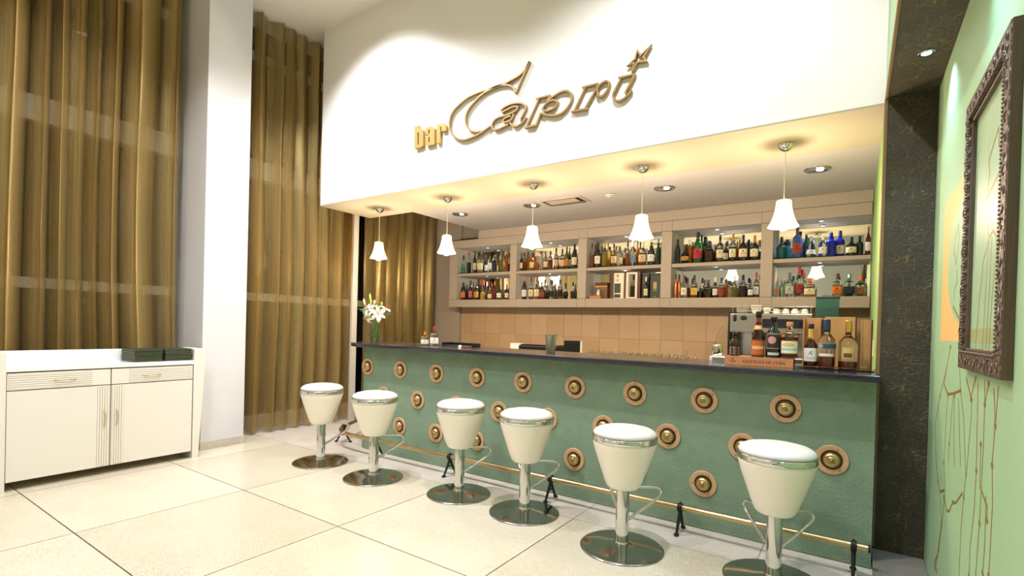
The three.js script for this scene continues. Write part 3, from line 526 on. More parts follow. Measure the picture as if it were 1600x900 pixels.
// ---------------------------------------------------------------- bottles
const STOCK = [
  ['upper','first',[
    [-5.21,0.086,0.287,0,'bell|clear|pale green|black|green|clear flared bottle of pale green liquid'],
    [-5.10,0.068,0.331,0,'round|clear|dark red|red||dark red bottle with red cap'],
    [-4.98,0.061,0.343,0,'wine|brown||black|beige|brown bottle with long beige label'],
    [-4.87,0.090,0.330,0,'round|clear|straw|black|cream|wide clear bottle with straw liquid'],
    [-4.82,0.057,0.282,1,'wine|green||black|white|dark green bottle half hidden'],
    [-4.68,0.077,0.314,0,'round|clear||black|white|clear bottle with white label'],
    [-4.60,0.066,0.338,0,'round|clear|dark red|black|navy|clear bottle with navy label'],
    [-4.47,0.072,0.342,0,'tall|clear|yellow|olive||tall clear bottle with yellow liquid'],
    [-4.37,0.058,0.327,0,'tall|amber||gold||tall amber bottle with gold cap']]],
  ['lower','first',[
    [-5.20,0.080,0.282,0,'wine|black||black|orange|black wine bottle with orange label'],
    [-5.13,0.056,0.242,0,'round|black||black||small black bottle without label'],
    [-5.05,0.067,0.310,0,'wine|black||black|pink|tall black bottle with pink label'],
    [-5.06,0.049,0.302,1,'round|amber||black||amber bottle half hidden'],
    [-4.93,0.079,0.288,0,'round|brown||brown|gold|brown bottle with gold label'],
    [-4.92,0.050,0.314,1,'round|black||red||black bottle with red cap'],
    [-4.81,0.084,0.188,0,'squat|gold||olive||squat golden bottle'],
    [-4.86,0.050,0.309,1,'round|black||red||dark bottle with red stopper'],
    [-4.79,0.051,0.285,1,'round|clear||white||clear bottle with white cap'],
    [-4.67,0.071,0.191,0,'round|amber||gold|cream|amber bottle with cream label'],
    [-4.58,0.053,0.282,0,'round|red||gold||red bottle with gold cap'],
    [-4.49,0.076,0.227,0,'square|black||black|white|square black bottle with white label'],
    [-4.35,0.058,0.227,0,'square|black||black|white|square black bottle with pale label']]],
  ['upper','second',[
    [-4.14,0.070,0.259,0,'round|black||black|beige|black bottle with beige label'],
    [-4.05,0.062,0.266,0,'round|clear|amber|brown||clear bottle half full of amber'],
    [-4.04,0.053,0.290,1,'tall|amber||brown||slim amber bottle'],
    [-3.92,0.064,0.261,0,'round|amber||brown|cream|amber bottle with cream label'],
    [-3.83,0.076,0.193,0,'flask|amber||brown||round amber flask'],
    [-3.75,0.052,0.248,0,'round|clear||brown||plain clear bottle'],
    [-3.69,0.061,0.257,0,'round|clear|amber|brown|cream|clear bottle of amber with cream label'],
    [-3.61,0.070,0.259,0,'round|clear|amber|brown||wide clear bottle of amber liquid'],
    [-3.52,0.069,0.300,0,'round|clear|amber|black|beige|amber bottle with beige label'],
    [-3.42,0.076,0.278,0,'square|clear|amber|black|beige|square amber bottle with beige label'],
    [-3.35,0.054,0.304,0,'wine|emerald||black|orange|bright green bottle with orange label'],
    [-3.35,0.042,0.307,1,'round|brown||black|white|brown bottle half hidden'],
    [-3.23,0.076,0.333,0,'wine|green||black|cream|dark green bottle with big cream label']]],
  ['lower','second',[
    [-4.04,0.074,0.319,0,'wine|brown||pink|white|brown bottle with pink capsule'],
    [-3.92,0.073,0.325,0,'square|clear|amber|brown|cream|square amber bottle with cream label'],
    [-3.82,0.071,0.325,0,'square|clear|amber|brown|cream|second square amber bottle'],
    [-3.74,0.068,0.249,0,'round|brown||brown|rust|brown bottle with rust label'],
    [-3.70,0.051,0.221,1,'round|clear|dark red|black||clear bottle of dark liquid'],
    [-3.57,0.067,0.267,0,'round|clear||black|black|clear bottle with black label'],
    [-3.44,0.077,0.275,0,'round|clear|amber|black|black|amber bottle with black label'],
    [-3.35,0.073,0.205,0,'flask|clear|dark red|black||round clear decanter'],
    [-3.20,0.056,0.208,0,'flask|black||black||dark round bottle with clear neck']]],
  ['upper','third',[
    [-2.97,0.085,0.324,0,'round|clear|copper|brown||copper coloured bottle without label'],
    [-2.95,0.057,0.321,1,'round|brown||black||brown bottle half hidden'],
    [-2.88,0.083,0.331,0,'round|brown||black|white|brown bottle with white label'],
    [-2.78,0.080,0.335,0,'round|clear|yellow|gold||bright yellow bottle with gold cap'],
    [-2.77,0.061,0.330,1,'round|gold||gold||darker yellow bottle'],
    [-2.65,0.077,0.299,0,'round|clear|amber|black|beige|amber bottle with beige label'],
    [-2.57,0.092,0.259,0,'square|clear||black|beige|wide clear bottle with beige label'],
    [-2.46,0.062,0.316,0,'round|clear|copper|black||clear bottle of copper liquid'],
    [-2.39,0.090,0.320,0,'round|clear||white|blue|clear bottle with white and blue label'],
    [-2.36,0.055,0.345,1,'round|amber||brown||tall amber bottle half hidden'],
    [-2.26,0.099,0.294,0,'square|clear|amber|cream|beige|broad amber bottle with tan label'],
    [-2.15,0.087,0.286,0,'wine|green||green|white|dark green bottle with white label'],
    [-2.06,0.053,0.316,0,'wine|green||green||tall dark green bottle']]],
  ['upper','fourth',[
    [-1.84,0.096,0.293,0,'wine|black||black||black bottle without label'],
    [-1.73,0.105,0.222,0,'flask|brown||brown|gold|round squat bottle with gold medallion'],
    [-1.70,0.059,0.292,1,'tall|amber||cream||bottle with tall cream stopper'],
    [-1.58,0.105,0.363,0,'wine|emerald||black|crimson|tall green wine bottle with crimson label'],
    [-1.56,0.067,0.343,1,'wine|green||black||dark green bottle half hidden'],
    [-1.50,0.056,0.288,1,'wine|black||black||slim black bottle'],
    [-1.45,0.118,0.249,0,'squat|clear|dark amber|black||squat decanter of dark amber liquid'],
    [-1.40,0.048,0.192,1,'round|black||black||small black bottle'],
    [-1.33,0.080,0.304,0,'round|clear|amber|black|cream|clear necked bottle with cream label'],
    [-1.28,0.057,0.236,1,'round|brown||black|cream|small brown bottle with cream label'],
    [-1.19,0.075,0.307,0,'round|clear|dark amber|gold|cream|bottle with gold cap and cream label'],
    [-1.16,0.044,0.239,1,'round|amber||olive||amber bottle half hidden'],
    [-1.08,0.096,0.292,0,'squat|brown||dark green|cream|broad bottle with tall dark stopper'],
    [-1.05,0.048,0.223,1,'round|black||black||black bottle half hidden'],
    [-1.01,0.040,0.207,1,'round|brown||black||slim brown bottle'],
    [-0.96,0.091,0.275,0,'squat|clear|dark amber|gold|cream|broad bottle with gold capsule']]],
  ['lower','fourth',[
    [-1.84,0.061,0.298,0,'tall|copper||black||copper tube bottle with black cap'],
    [-1.79,0.052,0.289,0,'tall|copper||black||second copper tube bottle'],
    [-1.73,0.073,0.280,0,'round|clear||brown|white|clear bottle with white label'],
    [-1.71,0.052,0.254,1,'round|clear|amber|black||clear bottle of amber'],
    [-1.61,0.078,0.276,0,'round|clear|amber|black|yellow|clear bottle with yellow label'],
    [-1.54,0.063,0.126,0,'round|black||black||short black bottle'],
    [-1.51,0.050,0.226,1,'round|clear|dark red|black||slim clear bottle of red liquid'],
    [-1.45,0.103,0.213,0,'round|clear|dark red|brown||broad clear bottle of dark red liquid'],
    [-1.37,0.057,0.243,0,'round|clear|dark amber|white|white|clear bottle with white cap'],
    [-1.30,0.076,0.234,0,'round|clear|amber|black|rust|bottle with black cap and rust label'],
    [-1.25,0.067,0.222,0,'round|amber||black||amber bottle without label'],
    [-1.20,0.061,0.189,0,'round|clear|straw|black||short bottle of straw liquid'],
    [-1.16,0.069,0.250,0,'round|clear|straw|white||bottle of straw liquid with white cap'],
    [-1.07,0.086,0.260,0,'round|clear|dark amber|black|black|clear necked bottle with black label'],
    [-0.99,0.055,0.204,0,'round|clear|dark red|navy|white|bottle with navy cap and white label'],
    [-0.93,0.065,0.283,0,'round|clear|copper|red|white|bottle with red cap and copper liquid']]],
  ['upper','fifth',[
    [-0.69,0.117,0.238,0,'squat|clear|teal|black||squat bottle of teal liquid'],
    [-0.64,0.099,0.219,1,'squat|teal||black||teal bottle half hidden'],
    [-0.54,0.094,0.345,0,'square|blue||brown|rust|tall blue bottle with rust print'],
    [-0.46,0.067,0.260,1,'wine|green||black||dark green bottle half hidden'],
    [-0.41,0.117,0.227,0,'bell|clear||silver|white|clear bell shaped bottle'],
    [-0.30,0.081,0.224,0,'round|clear||white|white|clear bottle with white cap'],
    [-0.23,0.100,0.248,0,'square|cobalt||cobalt||plain cobalt blue bottle'],
    [-0.15,0.100,0.262,0,'square|cobalt||black|cream|cobalt bottle with slanted cream label'],
    [-0.05,0.099,0.189,0,'squat|black||black|diamond|black bottle with cream diamond label'],
    [0.02,0.072,0.194,0,'square|black||black||square black bottle'],
    [0.09,0.062,0.283,0,'round|red||red|white|dark red bottle with white label']]],
  ['lower','fifth',[
    [-0.72,0.071,0.222,0,'square|clear||copper|copper|clear bottle with copper label'],
    [-0.68,0.053,0.210,1,'round|clear||silver||slim clear bottle'],
    [-0.60,0.085,0.269,0,'round|clear||grey|silver|clear bottle with grey cap'],
    [-0.51,0.098,0.330,0,'round|clear||red|rust|tall clear bottle with red cap'],
    [-0.48,0.059,0.284,1,'round|clear||red||clear bottle half hidden with red cap'],
    [-0.41,0.108,0.205,0,'square|clear|orange|orange|cream|square bottle with orange cap'],
    [-0.16,0.100,0.242,0,'square|clear|straw|brown|orange|square bottle with orange label'],
    [-0.06,0.099,0.238,0,'square|clear||silver|navy|square bottle with navy label'],
    [0.04,0.111,0.228,0,'squat|clear||orange|tan|squat clear bottle with orange stopper'],
    [0.11,0.045,0.182,0,'round|clear||silver||slim clear bottle by the wall']]]
];

const SHAPE = {
  round: [[0, 0], [.9, 0], [1, .025], [1, .52], [.95, .59], [.6, .68], [.33, .745], [.29, .79], [.29, .875], [0, .875]],
  wine: [[0, 0], [.92, 0], [1, .025], [1, .5], [.9, .59], [.55, .72], [.36, .81], [.33, .88], [.33, .93], [0, .93]],
  tall: [[0, 0], [.92, 0], [1, .02], [1, .6], [.85, .68], [.5, .76], [.4, .82], [.4, .9], [0, .9]],
  square: [[0, 0], [.94, 0], [1, .02], [1, .58], [.93, .64], [.5, .7], [.3, .74], [.29, .86], [0, .86]],
  squat: [[0, 0], [.94, 0], [1, .03], [1, .48], [.94, .55], [.55, .65], [.28, .7], [.26, .8], [0, .8]],
  flask: [[0, 0], [.55, 0], [.82, .06], [1, .24], [.95, .4], [.65, .55], [.3, .64], [.24, .7], [.24, .82], [0, .82]],
  bell: [[0, 0], [.97, 0], [1, .04], [.84, .34], [.64, .58], [.38, .69], [.25, .74], [.24, .84], [0, .84]],
};
const TOP = { round: .875, wine: .93, tall: .9, square: .86, squat: .8, flask: .82, bell: .84 };
function radiusAt(P, y) { for (let i = 1; i < P.length - 1; i++) if (y <= P[i][1] && P[i][1] > P[i - 1][1]) { const t = (y - P[i - 1][1]) / (P[i][1] - P[i - 1][1]); return P[i - 1][0] + (P[i][0] - P[i - 1][0]) * t; } return P[P.length - 2][0]; }
function squareUp(g) {
  const p = g.attributes.position;
  for (let i = 0; i < p.count; i++) { const x = p.getX(i), z = p.getZ(i), r = Math.hypot(x, z), k = Math.max(0, Math.min(1, (r - .3) / .5)); if (r < 1e-5) continue; const f = Math.pow(Math.pow(Math.abs(x / r), 5) + Math.pow(Math.abs(z / r), 5), -1 / 5) * .92; p.setXYZ(i, x * (1 + (f - 1) * k), p.getY(i), z * (1 + (f - 1) * k)); }
  g.computeVertexNormals(); return g;
}
const GEO = {};
for (const [k, P] of Object.entries(SHAPE)) {
  const sq = k === 'square', fin = g => sq ? squareUp(g) : g;
  const liq = []; const lev = .5; for (let y = 0; y <= 1.001; y += .1) liq.push([radiusAt(P, Math.max(.02, y * lev)) * .93, .012 + y * lev]);
  const y0 = k === 'flask' ? .14 : .13, y1 = k === 'flask' ? .36 : k === 'bell' ? .34 : .44, lab = [];
  for (let i = 0; i <= 6; i++) { const y = y0 + (y1 - y0) * i / 6; lab.push(V2(radiusAt(P, y) * 1.025, y)); }
  GEO[k] = {
    body: fin(lathe(P, 24)), liquid: fin(lathe([[0, .012], ...liq, [0, .012 + lev]], 20)),
    label: fin(new THREE.LatheGeometry(lab, 14, -1.15, 2.3)),
    cap: lathe([[0, TOP[k] - .1], [P[P.length - 2][0] * 1.15, TOP[k] - .1], [P[P.length - 2][0] * 1.2, TOP[k] - .02], [P[P.length - 2][0] * 1.15, .985], [P[P.length - 2][0] * .95, 1], [0, 1]], 18),
  };
}
const GLASS = {};
const glassOf = n => GLASS[n] || (GLASS[n] = ({
  clear: () => M.bottleGlass, green: () => phys(0x0f2414, .06, { clearcoat: .6 }), emerald: () => phys(0x1c6b22, .05, { transmission: .45, thickness: 0, clearcoat: .5 }), brown: () => phys(0x2a1208, .06, { clearcoat: .6 }),
  black: () => phys(0x0b0b0d, .08, { clearcoat: .7 }), amber: () => phys(0xb5651d, .05, { transmission: .55, thickness: 0 }), gold: () => phys(0xb08a30, .12, { transmission: .3, thickness: 0 }), copper: () => phys(0xb56a3c, .18, { metalness: .6 }),
  red: () => phys(0x6e1414, .08, { transmission: .2, thickness: 0 }), blue: () => phys(0x4a6cb0, .05, { transmission: .5, thickness: 0 }), cobalt: () => phys(0x1426a8, .05, { transmission: .35, thickness: 0 }), teal: () => phys(0x2f7f8a, .05, { transmission: .5, thickness: 0 }),
}[n])());
const LIQ = {};
const liqOf = n => LIQ[n] || (LIQ[n] = phys({ amber: 0xb4571a, 'dark amber': 0x5a2408, straw: 0xd9c47e, yellow: 0xd8b41e, copper: 0xc0672c, 'dark red': 0x3a0b0c, 'pale green': 0xa9c8a0, teal: 0x1f8f9f, orange: 0xe79b3c }[n], .1, { transmission: .45, thickness: 0 }));
const PLAIN = {};
const COLOR = { black: 0x101012, white: 0xf2efe6, cream: 0xeadfb8, beige: 0xd8c096, red: 0xb0241c, gold: 0xc39a48, brown: 0x5a2d16, olive: 0x5c5a2a, navy: 0x1e2c44, pink: 0xd46a7c, orange: 0xd8702a, grey: 0x6a6a6c, silver: 0xbdbdba, copper: 0xb8704a, green: 0x2f7a3c, 'dark green': 0x14281c, rust: 0x9c3b26, yellow: 0xd9b545, blue: 0x8fa9c4, cobalt: 0x101a70, tan: 0x9a6a3c, crimson: 0xb5283c, diamond: 0xe6dcb4 };
const capOf = n => PLAIN['c' + n] || (PLAIN['c' + n] = std(COLOR[n], n === 'gold' || n === 'silver' || n === 'copper' ? .3 : .45, { metalness: n === 'gold' || n === 'silver' || n === 'copper' ? .8 : 0 }));
const printTex = canvasTex(128, 128, (c, W, H) => {
  c.fillStyle = '#fff'; c.fillRect(0, 0, W, H); c.strokeStyle = 'rgba(70,45,20,.55)'; c.lineWidth = 3; c.strokeRect(7, 7, W - 14, H - 14);
  c.fillStyle = 'rgba(60,35,15,.55)'; c.beginPath(); c.ellipse(64, 38, 16, 13, 0, 0, 7); c.fill(); c.fillRect(26, 62, 76, 9); c.fillRect(36, 80, 56, 4); c.fillRect(32, 92, 64, 4); c.fillStyle = 'rgba(150,50,30,.45)'; c.fillRect(26, 104, 76, 8);
});
const labOf = n => PLAIN['l' + n] || (PLAIN['l' + n] = std(COLOR[n], .75, { map: printTex, side: THREE.DoubleSide }));
const ORD = ['first', 'second', 'third', 'fourth', 'fifth', 'sixth', 'seventh', 'eighth', 'ninth', 'tenth', 'eleventh', 'twelfth', 'thirteenth', 'fourteenth', 'fifteenth', 'sixteenth'];
function bottleParts(o, shape, glass, liquid, cap, label, r, h) {
  const g = GEO[shape], S = m => { m.scale.set(r, h, r); return m; };
  S(mesh('glass_body', g.body, glassOf(glass), o));
  if (liquid) S(mesh('liquid', g.liquid, liqOf(liquid), o));
  S(mesh('cap', g.cap, capOf(cap), o));
  if (label) S(mesh('paper_label', g.label, labOf(label), o));
}
for (const [level, bay, items] of STOCK) {
  const base = level === 'upper' ? 2.2215 : 1.7955, bi = ORD.indexOf(bay), [xa, xb] = BAYS[bi], placed = [];
  items.forEach(([x, w, h, row, spec], i) => {
    const [shape, glass, liquid, cap, label, desc] = spec.split('|');
    const z0 = -6.26 - .085 * row; let r = w / 2, best = null;
    // stand each bottle clear of its neighbours, deeper on the shelf if it must be
    for (const shrink of [1, .93, .86, .8, .74, .68]) {
      for (const z of row ? [-6.35, -6.38, -6.33, -6.405] : [-6.255, -6.275, -6.3, -6.325, -6.35, -6.375, -6.4]) {
        const rr = Math.min(r * shrink, MIRROR_Z * -1 + z - .004 > 0 ? r * shrink : r * shrink), k = z / z0, px = x * k;
        if (z - rr < MIRROR_Z + .004 || z + rr > ZSH - .02 || px - rr < xa + .021 || px + rr > xb - .021 + (bi === 4 ? .017 : 0)) continue;
        if (placed.every(q => Math.hypot(q[0] - px, q[1] - z) > q[2] + rr + .002)) { best = [px, z, rr, k]; break; }
      }
      if (best) break;
    }
    if (!best) { const cx = Math.max(xa + .021 + r * .68, Math.min(xb - .021 - r * .68, x)); for (const z of [-6.255, -6.3, -6.35, -6.39]) { if (placed.every(q => Math.hypot(q[0] - cx, q[1] - z) > q[2] + r * .68 + .001)) { best = [cx, z, r * .68, 1]; break; } } }
    if (!best) { console.log('no room', level, bay, desc); return; }
    const [px, z, rr, k] = best; placed.push([px, z, rr]);
    const o = thing('bottle', `${desc}, ${ORD[i]} from left, ${bay} bay ${level} shelf`, 'bottle', [px, base, z], Math.atan2(-px, -z) * .6 + (rnd() - .5) * .3, `bottles on the ${level} shelf of the ${bay} bay`);
    bottleParts(o, shape, glass, liquid, cap, label, rr, 1.4 + (base + h - 1.4) * k - base);
  });
}
// ---------------------------------------------------------------- boxes on the lower shelf of the middle bay
{
  const y = 1.7955;
  let o = thing('wooden_chest', 'small brown wooden chest on the lower shelf of the middle bay', 'box', [-2.83, y, -6.36]);
  mesh('chest_body', bb(-.09, .085, 0, .19, -.07, .07, .004), M.woodBrown, o); mesh('lid', bb(-.098, .092, .19, .222, -.077, .077, .01), M.woodDark, o); mesh('trim_strip', bb(-.092, .087, .16, .175, .068, .074, .002), M.brassDull, o);
  o = thing('cigar_box', 'flat reddish wooden box in front of the small chest', 'box', [-2.88, y, -6.245]);
  mesh('box_body', bb(-.09, .075, 0, .035, -.03, .03, .003), M.woodRed, o); mesh('box_lid', bb(-.091, .076, .036, .043, -.031, .031, .002), M.woodRed, o);
  o = thing('figurine', 'small black and cream figurine standing on the flat reddish box', 'figurine', [-2.85, y + .043, -6.247]);
  mesh('body', lathe([[0, 0], [.02, 0], [.024, .02], [.018, .05], [.008, .06], [0, .061]], 18), M.plastic, o); mesh('head', new THREE.SphereGeometry(.014, 16, 12).translate(0, .07, 0), M.porcelain, o); mesh('base', bb(-.026, .026, -.0005, .006, -.018, .018, .002), M.black, o);
  // open presentation case
  o = thing('presentation_case', 'open brown wooden presentation case with cream lining holding a bottle', 'case', [-2.48, y, -6.3]);
  mesh('shell', [bb(-.2, -.165, 0, .345, -.1, .06, .003), bb(.165, .205, 0, .345, -.1, .06, .003), bb(-.2, .205, 0, .345, -.11, -.1), bb(-.012, .012, 0, .345, -.1, .062, .002)], M.woodDark, o);
  mesh('lining', [bb(-.165, -.012, .004, .338, -.1, .035, .002), bb(.012, .042, .004, .338, -.1, .052, .002), bb(.135, .165, .004, .338, -.1, .052, .002), bb(.042, .135, .004, .02, -.1, .052, .001), bb(.042, .135, .315, .338, -.1, .052, .001), bb(.042, .135, .02, .315, -.1, -.085)], M.paper, o);
  mesh('green_plate', [bb(-.152, -.066, .075, .2, .034, .038, .001), bb(-.152, -.066, .012, .06, .034, .038, .001)], std(0x1d2c1f, .4), o);
  const emb = mesh('emblem', [new THREE.CylinderGeometry(.02, .02, .003, 24).rotateX(Math.PI / 2).translate(-.11, .3, .036), bb(-.135, -.085, .255, .262, .034, .038), bb(-.122, -.098, .225, .25, .034, .038)], M.signFlat, o); emb.scale.set(1, 1, 1);
  const b = thing('bottle', 'dark amber decanter lying in the cream lined presentation case', 'bottle', [-2.48 + .088, y + .022, -6.325], 0);
  bottleParts(b, 'round', 'clear', 'dark amber', 'black', '', .038, .285);
  o = thing('bottle_box', 'black gift box beside the open presentation case', 'box', [-2.215, y, -6.33]);
  mesh('box_body', bb(-.045, .045, 0, .29, -.06, .06, .003), M.black, o); mesh('box_lid', bb(-.047, .047, .291, .325, -.062, .062, .004), M.black, o);
  const bt = thing('bottle', 'small dark bottle with cream label in front of the black gift box', 'bottle', [-2.195, y, -6.235], 0);
  bottleParts(bt, 'round', 'brown', '', 'silver', 'cream', .027, .27);
  o = thing('bottle_box', 'dark green gift box with a gold square at the right of the middle bay', 'box', [-2.09, y, -6.32]);
  mesh('box_body', bb(-.062, .066, 0, .3, -.06, .06, .003), std(0x16281b, .45), o); mesh('box_lid', bb(-.063, .067, .301, .32, -.061, .061, .003), std(0x16281b, .45), o);
  mesh('gold_square', bb(-.02, .022, .12, .205, .0585, .062, .001), M.signFlat, o); mesh('gold_bar', [bb(-.02, .022, .095, .105, .0585, .062, .001), bb(-.01, .012, .018, .024, .0585, .062, .001)], M.signFlat, o);
}
// ---------------------------------------------------------------- on the bar: vase of lilies
{
  const Y = COUNTER_Y, VX = -4.566, VZ = -3.93;
  const v = thing('glass_vase', 'clear faceted glass vase at the left end of the granite countertop', 'vase', [VX, Y, VZ]);
  mesh('vase_body', toCreasedNormals(lathe([[0, 0], [.042, 0], [.046, .006], [.062, .045], [.074, .085], [.068, .115], [.048, .16], [.04, .2], [.043, .245], [.052, .28], [.048, .28], [.038, .24], [.036, .2], [.044, .16], [.063, .115], [.069, .085], [.057, .045], [.04, .012], [0, .012]], 10).toNonIndexed(), .3), M.glass, v);
  mesh('water', lathe([[0, .014], [.039, .014], [.055, .045], [.066, .085], [.06, .115], [.045, .15], [0, .15]], 20), phys(0xf0f6f0, .02, { transmission: 1, thickness: 0 }), v);
  // view frame of the bouquet: r = to the right as seen from the room, u = up, f = towards the room
  const R = V3(.68, 0, -.73).normalize(), F = V3(.76, 0, .65).normalize();
  const pt = (r, u, f) => V3(VX, Y, VZ).addScaledVector(R, r).add(V3(0, u, 0)).addScaledVector(F, f);
  function petalGeo(len, wid, curl) {
    const pos = [], idx = [], n = 10, m = 4;
    for (let i = 0; i <= n; i++) for (let j = 0; j <= m; j++) {
      const t = i / n, s = (j / m - .5) * 2, w = wid * Math.pow(Math.sin(Math.PI * Math.min(.985, t * .9 + .08)), .8) * .5;
      const a = curl * t * t, r = len * (t - .12 * curl * t * t * t), z = len * (.42 * t - .5 * a * t);
      pos.push(s * w, r, z + w * (.35 * s * s) - .002 * Math.cos(s * 3));
    }
    for (let i = 0; i < n; i++) for (let j = 0; j < m; j++) { const q = i * (m + 1) + j; idx.push(q, q + 1, q + m + 1, q + 1, q + m + 2, q + m + 1); }
    const g = new THREE.BufferGeometry(); g.setAttribute('position', new THREE.Float32BufferAttribute(pos, 3)); g.setIndex(idx); g.computeVertexNormals(); g.setAttribute('uv', new THREE.Float32BufferAttribute(new Array(pos.length / 3 * 2).fill(0), 2)); return g;
  }
  function leafGeo(a, b, w) {
    const A = a.clone(), d = b.clone().sub(a), side = d.clone().cross(F).normalize(), pos = [], idx = [], n = 8;
    for (let i = 0; i <= n; i++) { const t = i / n, k = w * Math.sin(Math.PI * Math.min(.99, t * .95 + .04)), c = A.clone().addScaledVector(d, t).add(V3(0, -.02 * t * t, 0)); for (const s of [-1, 0, 1]) { const p = c.clone().addScaledVector(side, s * k).addScaledVector(F, s ? .004 : -.002); pos.push(p.x, p.y, p.z); } }
    for (let i = 0; i < n; i++) for (let j = 0; j < 2; j++) { const q = i * 3 + j; idx.push(q, q + 1, q + 3, q + 1, q + 4, q + 3); }
    const g = new THREE.BufferGeometry(); g.setAttribute('position', new THREE.Float32BufferAttribute(pos, 3)); g.setIndex(idx); g.computeVertexNormals(); return g;
  }
  const foot = i => pt(.018 * Math.cos(i * 2.1), .03 + .004 * i, .018 * Math.sin(i * 2.1)), mid = i => pt(.015 * Math.cos(i * 1.7), .22, .015 * Math.sin(i * 1.7));
  let k = 0;
  const stemTo = (o, p) => { const a = foot(k), b = mid(k), c = b.clone().lerp(p, .55).add(V3(0, .02, 0)); k++; mesh('stem', tube([a, b, c, p].map(q => q.toArray()), .0035, 24, false, 6), M.stem, o); };
  const open = (label, p, dir, size, curl) => {
    const o = thing('lily', label, 'flower', [0, 0, 0], 0, 'white lilies in the glass vase'); stemTo(o, p);
    const q = new THREE.Quaternion().setFromUnitVectors(V3(0, 0, 1), dir.clone().normalize());
    for (let i = 0; i < 6; i++) mesh('petal', petalGeo(size, size * (i % 2 ? .46 : .34), curl * (i % 2 ? 1 : 1.15)).rotateZ(i * Math.PI / 3 + .2).applyQuaternion(q).translate(...p.toArray()), M.petal, o);
    const st = []; for (let i = 0; i < 6; i++) { const a = i * 1.047 + .5, e = V3(.022 * Math.cos(a), .022 * Math.sin(a), .06).applyQuaternion(q).add(p); st.push(rod(p.toArray(), e.toArray(), .0012, .001, 5), new THREE.SphereGeometry(.0045, 6, 5).translate(...e.toArray())); }
    mesh('stamens', st, M.anther, o);
    return o;
  };
  const bud = (label, p, dir, len, mat) => {
    const o = thing('lily_bud', label, 'flower bud', [0, 0, 0], 0, 'lily buds in the glass vase'); stemTo(o, p);
    const g = lathe([[0, 0], [.006, .002], [.011, len * .25], [.013, len * .5], [.009, len * .82], [0, len]], 12).applyQuaternion(new THREE.Quaternion().setFromUnitVectors(V3(0, 1, 0), dir.clone().normalize()));
    mesh('bud', g.translate(...p.toArray()), mat, o); return o;
  };
  const D = (r, u, f) => V3().addScaledVector(R, r).add(V3(0, u, 0)).addScaledVector(F, f);
  const a = open('large open white lily facing forward in the middle of the vase', pt(.03, .325, .03), D(.15, .25, 1), .115, 1.0);
  const b = open('open white lily leaning left in the vase', pt(-.07, .375, .0), D(-.6, .5, .6), .1, 1.0);
  const c = open('drooping white lily at the lower left above the vase rim', pt(-.07, .29, .035), D(-.75, -.35, .6), .095, 1.25);
  const d = open('white lily pointing up behind the large open bloom', pt(.0, .4, -.02), D(.05, .95, .25), .09, .8);
  const e = open('half open white lily at the right of the bouquet', pt(.11, .375, -.01), D(.45, .9, .2), .075, .45);
  bud('pale closed lily bud at the far left of the bouquet', pt(-.115, .42, 0), D(-.2, 1, 0), .085, M.budPale);
  bud('tallest green lily bud at the top of the bouquet', pt(-.055, .47, -.01), D(-.1, 1, 0), .095, M.bud);
  bud('green lily bud just below the tallest bud', pt(-.05, .425, .02), D(.02, 1, .1), .07, M.bud);
  bud('short green lily bud at the middle right of the bouquet', pt(.065, .415, .01), D(.1, 1, .1), .055, M.bud);
  bud('yellowish lily bud just left of the upright white lily', pt(-.015, .43, .03), D(.1, 1, .2), .06, M.budPale);
  const leaves = [[a, -.02, .3, -.14, .285, .012], [b, -.06, .36, -.2, .4, .009], [b, -.08, .34, -.17, .38, .008], [a, .07, .34, .2, .35, .007], [d, .02, .4, .07, .47, .009], [a, .05, .3, .16, .33, .006], [d, -.03, .43, -.01, .5, .008], [c, -.01, .25, .04, .1, .007]];
  for (const [o, r0, u0, r1, u1, w] of leaves) mesh('leaf', leafGeo(pt(r0, u0, .02), pt(r1, u1, .03), w), M.leaf, o);
}
// ---------------------------------------------------------------- on the bar: small gin bottles, mixing tin, tray
{
  const Y = COUNTER_Y;
  let o = thing('bottle', 'small clear bottle with orange cap and white label, left of its pair on the countertop', 'bottle', [-3.765, Y, -3.92], -.0 + .76, 'pair of small clear bottles on the countertop');
  bottleParts(o, 'square', 'clear', 'straw', 'orange', 'white', .043, .142);
  o = thing('bottle', 'small clear bottle with red cap and white label, right of its pair on the countertop', 'bottle', [-3.665, Y, -3.955], -.0 + .76, 'pair of small clear bottles on the countertop');
  bottleParts(o, 'square', 'clear', '', 'red', 'white', .045, .198);
  o = thing('serving_tray', 'black tray at the back of the countertop beside the two small bottles', 'tray', [-3.5, Y, -4.2], 0);
  mesh('tray_base', bb(-.22, .2, 0, .006, -.08, .06, .003), M.black, o); mesh('rim', [bb(-.22, .2, .004, .035, -.084, -.076, .003), bb(-.224, -.216, .004, .035, -.08, .06, .003), bb(.196, .204, .004, .035, -.08, .06, .003)], M.black, o);
  o = thing('mixing_tin', 'polished steel mixing tin standing on the middle of the countertop', 'cocktail shaker', [-2.251, Y, -3.95]);
  mesh('tin', lathe([[0, 0], [.038, 0], [.04, .004], [.043, .06], [.053, .158], [.0545, .16], [.053, .162], [.041, .06], [.037, .008], [0, .008]], 40), M.steel, o);
  o = thing('lemon', 'small white squeezer lying beside the black tray', 'squeezer', [-3.33, Y, -3.98]);
  o.name = 'citrus_squeezer'; mesh('squeezer_bowl', new THREE.SphereGeometry(.02, 16, 10, 0, 7, 0, 1.6).translate(0, .002, 0), M.porcelain, o); mesh('handle', rod([.015, .008, 0], [.12, .006, -.02], .005, .004), std(0x8d2b22, .5), o);
}
